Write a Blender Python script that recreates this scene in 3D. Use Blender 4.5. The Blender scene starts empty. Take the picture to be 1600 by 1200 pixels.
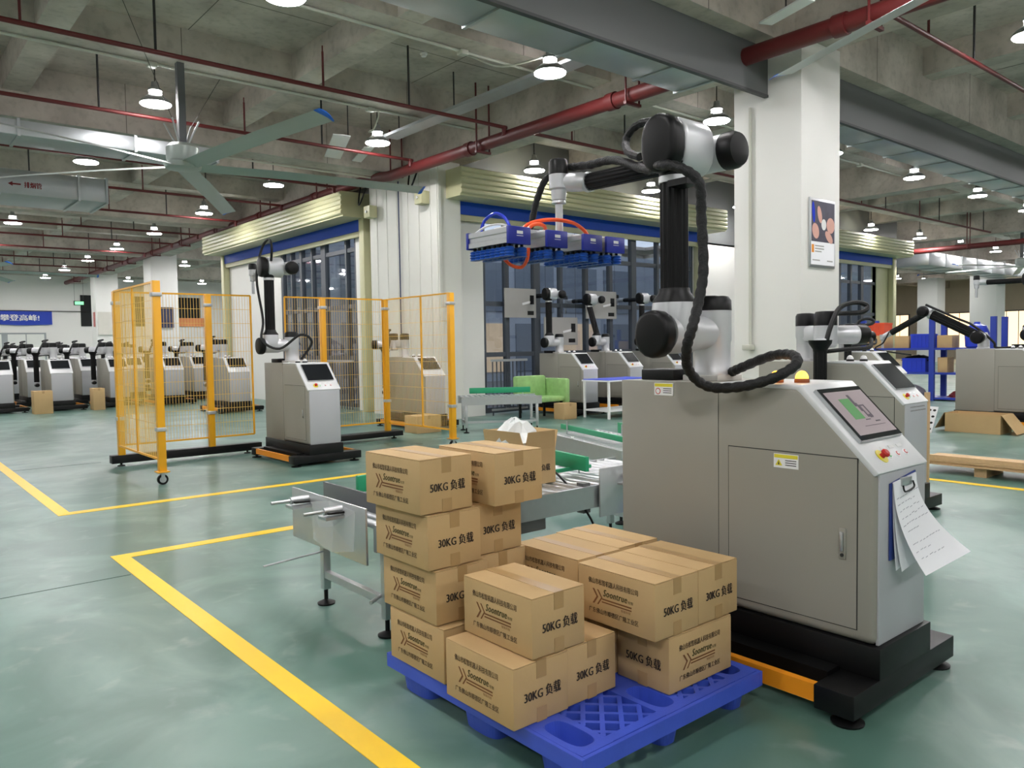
import bpy, bmesh, math, random
from mathutils import Vector, Matrix
random.seed(7)
SC = bpy.context.scene
COL = SC.collection

# ---------------------------------------------------------------- camera, world, exposure
YAW, PITCH, ROLL, CAMH = math.radians(49.974), math.radians(2.85), math.radians(-0.9105), 1.5
_f = Vector((math.cos(YAW) * math.cos(PITCH), math.sin(YAW) * math.cos(PITCH), -math.sin(PITCH)))
_r = Vector((math.sin(YAW), -math.cos(YAW), 0.0))
_u = _r.cross(_f)
_r2 = _r * math.cos(ROLL) + _u * math.sin(ROLL)
_u2 = _u * math.cos(ROLL) - _r * math.sin(ROLL)
cam_data = bpy.data.cameras.new('camera')
cam = bpy.data.objects.new('camera', cam_data)
COL.objects.link(cam)
cam.matrix_world = Matrix(((_r2.x, _u2.x, -_f.x, 0), (_r2.y, _u2.y, -_f.y, 0), (_r2.z, _u2.z, -_f.z, CAMH), (0, 0, 0, 1)))
cam_data.sensor_width = 36.0
cam_data.lens = 1222.2 * 36.0 / 1600.0
cam_data.clip_start = 0.05
cam_data.clip_end = 400
SC.camera = cam

world = bpy.data.worlds.new('dusk_sky')
SC.world = world
world.use_nodes = True
_bg = world.node_tree.nodes['Background']
_bg.inputs[0].default_value = (0.60, 0.67, 0.78, 1)
_bg.inputs[1].default_value = 1.5

SC.view_settings.view_transform = 'Standard'
SC.view_settings.look = 'None'
SC.view_settings.gamma = 1
SC.view_settings.use_curve_mapping = False
SC.view_settings.exposure = 0.08
LAMP_L = 172.0          # radiance of the pendant lamp diffusers

# ---------------------------------------------------------------- helpers
def lin(c):
    return tuple(((v / 255.0) / 12.92 if v / 255.0 <= 0.04045 else ((v / 255.0 + 0.055) / 1.055) ** 2.4) for v in c)

MATS = {}
def mat(name, rgb, rough=0.5, metal=0.0, var=0.06, scale=3.0, bump=0.0, bscale=60.0, emit=0.0, spec=0.5, stretch=None, coat=0.0):
    if name in MATS:
        return MATS[name]
    m = bpy.data.materials.new(name)
    m.use_nodes = True
    nt = m.node_tree
    b = nt.nodes['Principled BSDF']
    c = lin(rgb)
    b.inputs['Roughness'].default_value = rough
    b.inputs['Metallic'].default_value = metal
    b.inputs['Specular IOR Level'].default_value = spec
    if coat:
        b.inputs['Coat Weight'].default_value = coat
        b.inputs['Coat Roughness'].default_value = 0.1
    tc = nt.nodes.new('ShaderNodeTexCoord')
    src = tc.outputs['Object']
    if stretch:
        mp = nt.nodes.new('ShaderNodeMapping')
        mp.inputs['Scale'].default_value = stretch
        nt.links.new(src, mp.inputs['Vector'])
        src = mp.outputs['Vector']
    if var > 0:
        n = nt.nodes.new('ShaderNodeTexNoise')
        n.inputs['Scale'].default_value = scale
        n.inputs['Detail'].default_value = 4
        nt.links.new(src, n.inputs['Vector'])
        mx = nt.nodes.new('ShaderNodeMix')
        mx.data_type = 'RGBA'
        mx.inputs[6].default_value = tuple(v * (1 - var) for v in c) + (1,)
        mx.inputs[7].default_value = tuple(min(1, v * (1 + var)) for v in c) + (1,)
        nt.links.new(n.outputs['Fac'], mx.inputs[0])
        nt.links.new(mx.outputs[2], b.inputs['Base Color'])
    else:
        b.inputs['Base Color'].default_value = c + (1,)
    if bump > 0:
        n2 = nt.nodes.new('ShaderNodeTexNoise')
        n2.inputs['Scale'].default_value = bscale
        n2.inputs['Detail'].default_value = 3
        nt.links.new(src, n2.inputs['Vector'])
        bp = nt.nodes.new('ShaderNodeBump')
        bp.inputs['Strength'].default_value = bump
        bp.inputs['Distance'].default_value = 0.01
        nt.links.new(n2.outputs['Fac'], bp.inputs['Height'])
        nt.links.new(bp.outputs['Normal'], b.inputs['Normal'])
    if emit > 0:
        b.inputs['Emission Color'].default_value = c + (1,)
        b.inputs['Emission Strength'].default_value = emit
    MATS[name] = m
    return m

class MB:
    """collects shapes; build() links them as one mesh object"""
    def __init__(s):
        s.v = []; s.f = []
    def add(s, vs, fs):
        o = len(s.v)
        s.v += [tuple(p) for p in vs]
        s.f += [tuple(i + o for i in f) for f in fs]
        return s
    def box(s, x0, y0, z0, x1, y1, z1):
        return s.add([(x0,y0,z0),(x1,y0,z0),(x1,y1,z0),(x0,y1,z0),(x0,y0,z1),(x1,y0,z1),(x1,y1,z1),(x0,y1,z1)],
                     [(0,3,2,1),(4,5,6,7),(0,1,5,4),(1,2,6,5),(2,3,7,6),(3,0,4,7)])
    def bar(s, p0, p1, w, h, up=(0,0,1)):
        p0 = Vector(p0); p1 = Vector(p1); d = (p1 - p0).normalized(); up = Vector(up)
        if abs(d.dot(up)) > 0.99: up = Vector((1,0,0))
        sd = d.cross(up).normalized() * (w / 2); u = sd.cross(d).normalized() * (h / 2)
        vs = [p0-sd-u, p0+sd-u, p0+sd+u, p0-sd+u, p1-sd-u, p1+sd-u, p1+sd+u, p1-sd+u]
        return s.add(vs, [(0,1,2,3),(7,6,5,4),(0,4,5,1),(1,5,6,2),(2,6,7,3),(3,7,4,0)])
    def cyl(s, p0, p1, r0, r1=None, n=16, caps=True):
        r1 = r0 if r1 is None else r1
        p0 = Vector(p0); p1 = Vector(p1); d = (p1 - p0).normalized()
        a = Vector((0,0,1)) if abs(d.z) < 0.9 else Vector((1,0,0))
        x = d.cross(a).normalized(); y = d.cross(x).normalized()
        vs = []; fs = []
        for i in range(n):
            t = 2 * math.pi * i / n; e = x * math.cos(t) + y * math.sin(t)
            vs.append(p0 + e * r0); vs.append(p1 + e * r1)
        for i in range(n):
            j = (i + 1) % n
            fs.append((2*i, 2*i+1, 2*j+1, 2*j))
        if caps:
            fs.append(tuple(2*i for i in range(n)))
            fs.append(tuple(2*i+1 for i in range(n-1, -1, -1)))
        return s.add(vs, fs)
    def lathe(s, p0, axis, prof, n=20):
        """prof: (distance along axis, radius)"""
        p0 = Vector(p0); d = Vector(axis).normalized()
        a = Vector((0,0,1)) if abs(d.z) < 0.9 else Vector((1,0,0))
        x = d.cross(a).normalized(); y = d.cross(x).normalized()
        vs = []; fs = []
        m = len(prof)
        for i in range(n):
            t = 2 * math.pi * i / n; e = x * math.cos(t) + y * math.sin(t)
            for (h, r) in prof:
                vs.append(p0 + d * h + e * r)
        for i in range(n):
            j = (i + 1) % n
            for k in range(m - 1):
                fs.append((i*m+k, i*m+k+1, j*m+k+1, j*m+k))
        fs.append(tuple(i*m for i in range(n)))
        fs.append(tuple(i*m+m-1 for i in range(n-1, -1, -1)))
        return s.add(vs, fs)
    def prism(s, poly, vec):
        vec = Vector(vec); n = len(poly); P = [Vector(p) for p in poly]
        vs = P + [p + vec for p in P]
        fs = [tuple(range(n-1, -1, -1)), tuple(range(n, 2*n))]
        for i in range(n):
            j = (i + 1) % n
            fs.append((i, j, n+j, n+i))
        return s.add(vs, fs)
    def tube(s, pts, r, n=8, sub=6, wob=0.0, closed=False):
        P = [Vector(p) for p in pts]
        if sub > 1:
            Q = []
            for i in range(len(P) - 1):
                a = P[max(i-1, 0)]; b = P[i]; c = P[i+1]; d = P[min(i+2, len(P)-1)]
                for k in range(sub):
                    t = k / sub
                    Q.append(0.5 * ((2*b) + (c-a)*t + (2*a-5*b+4*c-d)*t*t + (3*b-a-3*c+d)*t**3))
            Q.append(P[-1]); P = Q
        m = len(P); vs = []; fs = []
        t0 = (P[1] - P[0]).normalized()
        a = Vector((0,0,1)) if abs(t0.z) < 0.9 else Vector((1,0,0))
        x = t0.cross(a).normalized()
        for i in range(m):
            t = (P[min(i+1, m-1)] - P[max(i-1, 0)]).normalized()
            x = (x - t * x.dot(t)).normalized(); y = t.cross(x)
            rr = r * (1 + wob * math.sin(i * 2.1)) if wob else r
            for k in range(n):
                q = 2 * math.pi * k / n
                vs.append(P[i] + (x * math.cos(q) + y * math.sin(q)) * rr)
        for i in range(m - 1):
            for k in range(n):
                l = (k + 1) % n
                fs.append((i*n+k, i*n+l, (i+1)*n+l, (i+1)*n+k))
        fs.append(tuple(range(n-1, -1, -1)))
        fs.append(tuple(range((m-1)*n, m*n)))
        return s.add(vs, fs)
    def ball(s, c, r, n=12, sz=1.0, half=False):
        m = n // 2
        prof = []
        for k in range(m + 1):
            a = -math.pi/2 + math.pi * k / m
            if half: a = math.pi/2 * k / m
            prof.append((math.sin(a) * r * sz, max(math.cos(a) * r, 1e-4)))
        return s.lathe(c, (0,0,1), prof, n)
    def build(s, name, m, parent=None, bevel=0.0, seg=2, smooth=None, w=False, label=None):
        o = Vector((0,0,0))
        if w and parent is not None:
            q = parent
            while q.parent: q = q.parent
            o = q.location
        me = bpy.data.meshes.new(name)
        me.from_pydata([(p[0]-o[0], p[1]-o[1], p[2]-o[2]) for p in s.v], [], s.f)
        bm = bmesh.new(); bm.from_mesh(me)
        bmesh.ops.recalc_face_normals(bm, faces=bm.faces)
        if bevel > 0:
            es = [e for e in bm.edges if len(e.link_faces) == 2 and e.calc_face_angle(0) > 0.5]
            bmesh.ops.bevel(bm, geom=es, offset=bevel, segments=seg, profile=0.5, affect='EDGES', clamp_overlap=True)
        bm.to_mesh(me); bm.free()
        if smooth is None: smooth = bevel > 0
        if smooth:
            for p in me.polygons: p.use_smooth = True
            me.set_sharp_from_angle(angle=math.radians(38))
        me.materials.append(m)
        ob = bpy.data.objects.new(name, me)
        COL.objects.link(ob)
        if parent is not None: ob.parent = parent
        if label: ob['label'] = label
        return ob

def tag(o, label, cat, group=None, kind=None):
    o['label'] = label; o['category'] = cat
    if group: o['group'] = group
    if kind: o['kind'] = kind
    return o
def thing(name, label, cat, loc=(0,0,0), rz=0.0, group=None):
    o = bpy.data.objects.new(name, None); COL.objects.link(o)
    o.empty_display_size = 0.1
    o.location = loc; o.rotation_euler = (0, 0, rz)
    return tag(o, label, cat, group)
def struct(o):
    o['kind'] = 'structure'
    return o
def copy_tree(o, loc=None, rz=None, label=None, group=None, parent=None, skip=()):
    c = o.copy(); COL.objects.link(c); c.parent = parent
    if loc is not None: c.location = loc
    if rz is not None: c.rotation_euler = (0, 0, rz)
    if label: c['label'] = label
    if group: c['group'] = group
    for ch in o.children:
        if ch.name.split('.')[0] in skip: continue
        copy_tree(ch, parent=c)
    return c

_TXT = {}
def text_mesh(body, bold=0.0, spacing=1.0, shear=0.0):
    k = (body, bold, spacing, shear)
    if k in _TXT: return _TXT[k]
    cu = bpy.data.curves.new('lettering', 'FONT')
    cu.body = body; cu.offset = bold; cu.space_character = spacing; cu.shear = shear
    cu.resolution_u = 2
    ob = bpy.data.objects.new('lettering', cu); COL.objects.link(ob)
    dg = bpy.context.evaluated_depsgraph_get(); dg.update()
    me = bpy.data.meshes.new_from_object(ob.evaluated_get(dg))
    vs = [tuple(v.co) for v in me.vertices]; fs = [tuple(p.vertices) for p in me.polygons]
    COL.objects.unlink(ob); bpy.data.objects.remove(ob); bpy.data.curves.remove(cu)
    bpy.data.meshes.remove(me)
    _TXT[k] = (vs, fs)
    return vs, fs
def lettering(mb, body, origin, xd, yd, width=None, height=None, thick=0.0, bold=0.0, spacing=1.0, shear=0.0):
    """flat print: lower left corner at origin, along xd, up along yd"""
    vs, fs = text_mesh(body, bold, spacing, shear)
    if not vs: return mb
    x0 = min(v[0] for v in vs); x1 = max(v[0] for v in vs); y0 = min(v[1] for v in vs); y1 = max(v[1] for v in vs)
    sx = width / (x1 - x0) if width else None
    sy = height / (y1 - y0) if height else sx
    sx = sx or sy
    o = Vector(origin); xd = Vector(xd); yd = Vector(yd); nd = xd.cross(yd)
    for k, q in enumerate((-1, 0, 1) if thick else (0,)):
        p = o + xd * (q * thick) + nd * (0.00012 * k)
        mb.add([p + xd * ((v[0]-x0) * sx) + yd * ((v[1]-y0) * sy) for v in vs], fs)
    return mb

# ---------------------------------------------------------------- materials
def floor_mat():
    m = bpy.data.materials.new('green_epoxy_floor'); m.use_nodes = True; nt = m.node_tree
    b = nt.nodes['Principled BSDF']
    tc = nt.nodes.new('ShaderNodeTexCoord')
    def noise(sc, det, dist=0.0):
        n = nt.nodes.new('ShaderNodeTexNoise'); n.inputs['Scale'].default_value = sc; n.inputs['Detail'].default_value = det
        n.inputs['Distortion'].default_value = dist
        nt.links.new(tc.outputs['Object'], n.inputs['Vector']); return n
    def ramp(src, stops):
        r = nt.nodes.new('ShaderNodeValToRGB'); e = r.color_ramp.elements; r.color_ramp.interpolation = 'EASE'
        e[0].position = stops[0][0]; e[0].color = stops[0][1]; e[1].position = stops[1][0]; e[1].color = stops[1][1]
        nt.links.new(src, r.inputs[0]); return r
    n1 = noise(1.1, 6, 0.8); n2 = noise(4.5, 8, 0.4); n3 = noise(0.35, 3)
    r1 = ramp(n1.outputs['Fac'], [(0.35, lin((76, 110, 99)) + (1,)), (0.72, lin((116, 145, 134)) + (1,))])
    r2 = ramp(n2.outputs['Fac'], [(0.55, (0, 0, 0, 1)), (0.8, (1, 1, 1, 1))])
    mx = nt.nodes.new('ShaderNodeMix'); mx.data_type = 'RGBA'
    mu = nt.nodes.new('ShaderNodeMath'); mu.operation = 'MULTIPLY'; mu.inputs[1].default_value = 0.4
    nt.links.new(r2.outputs[0], mu.inputs[0]); nt.links.new(mu.outputs[0], mx.inputs[0])
    nt.links.new(r1.outputs[0], mx.inputs[6]); mx.inputs[7].default_value = lin((156, 168, 162)) + (1,)
    nt.links.new(mx.outputs[2], b.inputs['Base Color'])
    rr = ramp(n3.outputs['Fac'], [(0.05, (0.25,)*3 + (1,)), (0.95, (0.42,)*3 + (1,))])
    nt.links.new(rr.outputs[0], b.inputs['Roughness'])
    b.inputs['Specular IOR Level'].default_value = 0.5
    return m
def glass_mat():
    m = bpy.data.materials.new('window_glass'); m.use_nodes = True; nt = m.node_tree
    for n in list(nt.nodes):
        if n.type != 'OUTPUT_MATERIAL': nt.nodes.remove(n)
    out = nt.nodes['Material Output']
    t = nt.nodes.new('ShaderNodeBsdfTransparent'); t.inputs[0].default_value = (0.84, 0.87, 0.9, 1)
    g = nt.nodes.new('ShaderNodeBsdfGlossy'); g.inputs['Roughness'].default_value = 0.03
    fr = nt.nodes.new('ShaderNodeLayerWeight'); pw = nt.nodes.new('ShaderNodeMath'); pw.operation = 'POWER'; pw.inputs[1].default_value = 2.5
    nt.links.new(fr.outputs['Facing'], pw.inputs[0])
    ad = nt.nodes.new('ShaderNodeMath'); ad.operation = 'MULTIPLY_ADD'; ad.inputs[1].default_value = 0.6; ad.inputs[2].default_value = 0.08
    nt.links.new(pw.outputs[0], ad.inputs[0])
    mx = nt.nodes.new('ShaderNodeMixShader')
    nt.links.new(ad.outputs[0], mx.inputs[0]); nt.links.new(t.outputs[0], mx.inputs[1]); nt.links.new(g.outputs[0], mx.inputs[2])
    nt.links.new(mx.outputs[0], out.inputs['Surface'])
    return m
def plastic_film():
    m = bpy.data.materials.new('clear_plastic_film'); m.use_nodes = True; nt = m.node_tree
    b = nt.nodes['Principled BSDF']; out = nt.nodes['Material Output']
    b.inputs['Base Color'].default_value = (0.85, 0.87, 0.88, 1); b.inputs['Roughness'].default_value = 0.25
    t = nt.nodes.new('ShaderNodeBsdfTransparent'); mx = nt.nodes.new('ShaderNodeMixShader'); mx.inputs[0].default_value = 0.35
    nt.links.new(t.outputs[0], mx.inputs[1]); nt.links.new(b.outputs[0], mx.inputs[2]); nt.links.new(mx.outputs[0], out.inputs['Surface'])
    return m
def concrete_mat():
    m = bpy.data.materials.new('bare_concrete'); m.use_nodes = True; nt = m.node_tree
    b = nt.nodes['Principled BSDF']; b.inputs['Roughness'].default_value = 0.85
    tc = nt.nodes.new('ShaderNodeTexCoord')
    n1 = nt.nodes.new('ShaderNodeTexNoise'); n1.inputs['Scale'].default_value = 1.3; n1.inputs['Detail'].default_value = 8
    n2 = nt.nodes.new('ShaderNodeTexNoise'); n2.inputs['Scale'].default_value = 9; n2.inputs['Detail'].default_value = 6
    nt.links.new(tc.outputs['Object'], n1.inputs['Vector']); nt.links.new(tc.outputs['Object'], n2.inputs['Vector'])
    r = nt.nodes.new('ShaderNodeValToRGB'); e = r.color_ramp.elements
    e[0].position = 0.3; e[0].color = lin((160, 152, 142)) + (1,); e[1].position = 0.7; e[1].color = lin((208, 199, 189)) + (1,)
    nt.links.new(n1.outputs['Fac'], r.inputs[0])
    r2 = nt.nodes.new('ShaderNodeValToRGB'); e = r2.color_ramp.elements
    e[0].position = 0.28; e[0].color = (0.68, 0.68, 0.66, 1); e[1].position = 0.5; e[1].color = (1, 1, 1, 1)
    nt.links.new(n2.outputs['Fac'], r2.inputs[0])
    mx = nt.nodes.new('ShaderNodeMix'); mx.data_type = 'RGBA'; mx.blend_type = 'MULTIPLY'; mx.inputs[0].default_value = 0.6
    nt.links.new(r.outputs[0], mx.inputs[6]); nt.links.new(r2.outputs[0], mx.inputs[7]); nt.links.new(mx.outputs[2], b.inputs['Base Color'])
    bp = nt.nodes.new('ShaderNodeBump'); bp.inputs['Strength'].default_value = 0.2; bp.inputs['Distance'].default_value = 0.02
    nt.links.new(n2.outputs['Fac'], bp.inputs['Height']); nt.links.new(bp.outputs['Normal'], b.inputs['Normal'])
    return m

M_FLOOR = floor_mat(); M_GLASS = glass_mat(); M_FILM = plastic_film(); M_CONC = concrete_mat()
M_WHITE = mat('white_wall_paint', (226, 225, 220), 0.55, var=0.02, scale=0.6)
M_WHITEPANEL = mat('white_corrugated_cladding', (214, 214, 206), 0.45, var=0.04)
M_YELLOW = mat('yellow_line_paint', (248, 202, 26), 0.4, var=0.06, scale=6)
M_FENCE = mat('yellow_powder_coat', (238, 172, 32), 0.35, var=0.03)
M_WIRE = mat('pale_yellow_wire', (236, 196, 104), 0.4, var=0)
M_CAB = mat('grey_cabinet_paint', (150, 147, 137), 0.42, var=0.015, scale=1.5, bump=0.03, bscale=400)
M_CABLIT = mat('cabinet_front_painted_light', (178, 179, 183), 0.4, var=0.01)  # paler than the cabinet paint: brighter light on the fronts, painted in
M_FASCIA = mat('light_fascia_paint', (216, 217, 218), 0.32, var=0.01)
M_BLACK = mat('black_powder_coat', (9, 9, 10), 0.42, var=0.1, spec=0.35)
M_BLKCAP = mat('black_plastic_cap', (8, 8, 9), 0.42, var=0.05, spec=0.3)
M_RUBBER = mat('black_corrugated_boot', (8, 8, 9), 0.5, var=0.1, spec=0.25)
M_HOSE = mat('black_woven_hose', (12, 12, 14), 0.6, var=0.3, scale=60, bump=0.5, bscale=90)
M_SILVER = mat('silver_arm_paint', (206, 207, 210), 0.35, metal=0.35, var=0.02)
M_ALU = mat('brushed_aluminium', (196, 198, 200), 0.35, metal=0.85, var=0.05, scale=20)
M_STEEL = mat('stainless_steel', (200, 202, 204), 0.36, metal=0.75, var=0.06, scale=8)
M_ORANGE = mat('orange_bar_paint', (240, 150, 28), 0.4, var=0.03)
M_GAP = mat('dark_panel_gap', (40, 40, 38), 0.8, var=0.0)
M_SCREEN = mat('dark_touchscreen', (30, 32, 36), 0.12, var=0.0)
M_DISPLAY = mat('lit_display', (132, 119, 121), 0.35, var=0.0, emit=0.36)
M_DISPG = mat('display_green', (56, 120, 56), 0.35, var=0.0, emit=0.4)
M_DISPK = mat('display_dark_lines', (70, 60, 70), 0.3, var=0.0, emit=0.2)
M_RED = mat('red_button', (190, 32, 28), 0.3, var=0.0)
M_YELTAG = mat('yellow_tag', (228, 214, 60), 0.4, var=0.0)
M_GREENB = mat('green_button', (90, 190, 120), 0.3, var=0.0)
M_WHITEB = mat('white_button', (235, 235, 235), 0.3, var=0.0)
M_AMBER = mat('amber_lamp_glow', (255, 176, 50), 0.3, var=0.0, emit=6.0)
M_AMBERB = mat('amber_lamp_base', (150, 74, 20), 0.4, var=0.0)
M_CARD = mat('brown_cardboard', (190, 159, 112), 0.75, var=0.07, scale=5, bump=0.06, bscale=40)
M_CARDIN = mat('cardboard_inside', (168, 142, 100), 0.8, var=0.07, scale=5)
M_TAPE = mat('clear_packing_tape', (172, 140, 94), 0.38, var=0.05, scale=12)
M_INK = mat('black_print_ink', (46, 36, 28), 0.7, var=0.0)
M_INKB = mat('faded_brown_ink', (72, 57, 40), 0.7, var=0.0)
M_INKR = mat('red_brown_ink', (126, 84, 50), 0.7, var=0.0)
M_INKG = mat('green_brown_ink', (74, 70, 36), 0.7, var=0.0)
M_PALLET = mat('blue_pallet_plastic', (62, 88, 200), 0.42, var=0.14, scale=7, bump=0.05, bscale=50)
M_BLUE = mat('blue_cap_plastic', (30, 44, 150), 0.35, var=0.02)
M_CUP = mat('blue_suction_rubber', (30, 84, 176), 0.45, var=0.06, scale=30)
M_TUBEO = mat('orange_air_hose', (250, 96, 50), 0.3, var=0.0)
M_TUBEB = mat('blue_air_hose', (36, 60, 200), 0.25, var=0.0)
M_GREENG = mat('green_guide_rail', (34, 150, 104), 0.4, var=0.03)
M_BEIGE = mat('beige_shutter_paint', (190, 188, 150), 0.42, var=0.03)
M_SHBLUE = mat('blue_shutter_slat', (10, 68, 175), 0.5, var=0.05, spec=0.3)
M_DGREY = mat('dark_grey_panel', (96, 98, 98), 0.5, var=0.03, scale=0.8)
M_REDPIPE = mat('red_pipe_paint', (94, 28, 28), 0.5, var=0.06)
M_GALV = mat('galvanised_duct', (176, 180, 182), 0.36, metal=0.55, var=0.14, scale=2.5, bump=0.06, bscale=3)
M_FRAME = mat('grey_window_frame', (74, 80, 88), 0.4, var=0.02)
M_LAMPG = mat('grey_lamp_housing', (150, 152, 150), 0.4, metal=0.3, var=0.0)
M_FANGREY = mat('grey_fan_aluminium', (170, 178, 174), 0.4, metal=0.4, var=0.02)
M_CONDUIT = mat('white_conduit', (196, 196, 184), 0.5, var=0.03)
M_DARKROD = mat('dark_hanger_rod', (44, 42, 42), 0.6, var=0.0)
M_PAPER = mat('white_paper', (246, 246, 250), 0.8, var=0.02)
M_CLIPB = mat('blue_clipboard', (50, 68, 140), 0.45, var=0.03)
M_SHELFB = mat('blue_shelf_steel', (40, 62, 160), 0.4, var=0.04)
M_CRATEB = mat('blue_crate_plastic', (34, 60, 190), 0.4, var=0.04)
M_WOOD = mat('pale_pine_wood', (196, 164, 122), 0.7, var=0.12, scale=4, stretch=(1, 8, 8))
M_ORCRATE = mat('orange_red_crate', (226, 84, 50), 0.45, var=0.04)
M_GREENCLOTH = mat('green_bag_cloth', (146, 186, 118), 0.8, var=0.3, scale=9)
M_BANNER = mat('blue_banner_cloth', (38, 66, 176), 0.7, var=0.06)
M_DARK = mat('dark_recess', (34, 36, 36), 0.9, var=0.05)
M_FACADE = mat('blue_grey_facade', (176, 182, 192), 0.6, var=0.05, scale=0.4)
M_WARM = mat('warm_lit_window', (255, 220, 176), 0.5, var=0.05, emit=1.7)
M_WARMDIM = mat('dim_warm_window', (226, 196, 160), 0.4, var=0.3, scale=1.5, emit=0.35)
M_LAMP = None
def emis(name, rgb, st):
    m = bpy.data.materials.new(name); m.use_nodes = True; nt = m.node_tree
    for n in list(nt.nodes):
        if n.type != 'OUTPUT_MATERIAL': nt.nodes.remove(n)
    e = nt.nodes.new('ShaderNodeEmission'); e.inputs[0].default_value = lin(rgb) + (1,); e.inputs[1].default_value = st
    nt.links.new(e.outputs[0], nt.nodes['Material Output'].inputs['Surface'])
    return m
M_LAMP = emis('pendant_lamp_diffuser', (252, 249, 250), LAMP_L)
M_LAMPN = emis('pendant_lamp_neck_glow', (252, 249, 250), 60.0)
# ---------------------------------------------------------------- room shell
X0, X1, Y0, Y1 = -9.0, 62.0, -9.0, 48.0
CX0, CX1, CY0, CY1 = 9.6, 29.8, 13.45, 25.2          # open courtyard behind the glazed walls
SLAB, MAINB, SECB = 6.0, 5.18, 5.57

fl = struct(MB().box(X0, Y0, -0.2, X1, Y1, 0).build('floor', M_FLOOR))
tag(fl, 'glossy mottled green epoxy floor of the hall', 'floor')
g = struct(MB().box(CX0 + 0.1, CY0 + 0.1, 0.001, CX1 - 0.1, CY1 - 0.1, 0.02).build('ground_courtyard', mat('courtyard_paving', (110, 112, 116), 0.8)))
tag(g, 'grey paved courtyard ground outside the glazed walls', 'ground')

ce = bpy.data.objects.new('ceiling', None); COL.objects.link(ce); struct(ce)
tag(ce, 'bare concrete ceiling with crossing downstand beams', 'ceiling')
for (a, b, c, d) in ((X0, Y0, X1, CY0), (X0, CY0, CX0, Y1), (CX1, CY0, X1, CY1), (CX0, CY1, X1, Y1)):
    MB().box(a, b, SLAB, c, d, SLAB + 0.15).build('slab', M_CONC, ce)
def spans(axis, c, lo, hi, cut0, cut1, o0, o1):
    if o0 < c < o1: return [(lo, cut0), (cut1, hi)]
    return [(lo, hi)]
ys = [5.6 + 3.033 * k for k in range(-4, 15)]
for k, y in enumerate(ys):
    main = (k - 4) % 3 == 0
    w, z = (0.27, MAINB) if main else (0.19, SECB)
    for (a, b) in spans(0, y, X0, X1, CX0, CX1, CY0 - 0.2, CY1 + 0.2):
        MB().box(a, y - w, z, b, y + w, SLAB).build('beam', M_CONC, ce)
xs = [-5.2, -1.6, 2.1, 5.52, 9.47, 13.1, 16.77, 20.5, 24.2, 27.9, 31.6, 35.3, 39.0, 42.7, 46.5, 50.2, 54.0, 57.8]
for x in xs:
    main = x in (9.47, 20.5, 31.6, 42.7, 54.0)
    w, z = (0.27, MAINB + 0.02) if main else (0.18, SECB + 0.01)
    for (a, b) in spans(1, x, Y0, Y1, CY0, CY1, CX0, CX1):
        MB().box(x - w, a, z, x + w, b, SLAB).build('beam', M_CONC, ce)

# outer walls
def wall(name, b, label, m=M_WHITE):
    o = struct(MB().box(*b).build(name, m)); tag(o, label, 'wall'); return o
wall('wall_rear', (X0, Y0 - 0.2, 0, X1, Y0, SLAB), 'plain white wall behind the viewer')
wall('wall_side', (X0 - 0.2, Y0, 0, X0, Y1, SLAB), 'plain white long side wall')
wall('wall_end', (X1, Y0, 0, X1 + 0.2, Y1, SLAB), 'far end wall beyond the blue shelving', mat('warm_plaster', (214, 200, 178), 0.7))
wb = wall('wall_back', (X0, Y1, 0, X1, Y1 + 0.2, SLAB), 'white far wall behind the blue banner')
# dark high openings and door in the far wall
for (a, b, z0, z1) in ((9.6, 11.0, 2.9, 4.6), (12.2, 13.8, 2.9, 4.6), (14.4, 16.0, 2.9, 4.6)):
    q = struct(MB().box(a, Y1 - 0.05, z0, b, Y1 - 0.01, z1).build('window_far', M_DARK)); tag(q, 'dark high opening in the far white wall, behind the yellow fence' if a > 12 else 'dark high opening under the green exit sign', 'window')
dr = bpy.data.objects.new('door_1', None); COL.objects.link(dr); struct(dr); tag(dr, 'pale double door below the blue banner', 'door')
MB().box(5.0, Y1 - 0.06, 0, 7.9, Y1 - 0.01, 2.55).build('door_frame', mat('door_frame_grey', (150, 156, 156), 0.5), dr)
for a in (5.08, 6.15, 7.0):
    MB().box(a, Y1 - 0.09, 0.02, a + 0.8, Y1 - 0.05, 2.47).build('door_leaf', mat('pale_door', (222, 224, 218), 0.4), dr)
# courtyard facades (seen through the glazing)
fc = struct(MB().box(CX0, CY1, 0, CX1, CY1 + 0.25, 5.6).build('wall_courtyard_far', M_FACADE)); tag(fc, 'blue-grey courtyard facade seen through the glazing', 'wall')
for i in range(7):
    for j, z in enumerate((0.4, 2.9)):
        m = M_WARMDIM if (i, j) in ((3, 0), (5, 0)) else mat('courtyard_far_glass', (128, 136, 148), 0.2, var=0.1)
        MB().box(CX0 + 1 + i * 2.7, CY1 - 0.06, z, CX0 + 3.2 + i * 2.7, CY1 + 0.01, z + 2.0).build('window', m, fc)
fr = struct(MB().box(CX1 - 0.1, CY0, 0, CX1 + 0.15, CY1, 5.6).build('wall_courtyard_end', M_FACADE)); tag(fr, 'grey end facade of the courtyard outside the glazing', 'wall')
for i in range(4):
    MB().box(CX1 - 0.16, CY0 + 1 + i * 2.6, 0.6, CX1 - 0.09, CY0 + 3 + i * 2.6, 2.6).build('window', M_WARMDIM if i == 1 else mat('courtyard_far_glass', (128, 136, 148), 0.2), fr)

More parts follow.
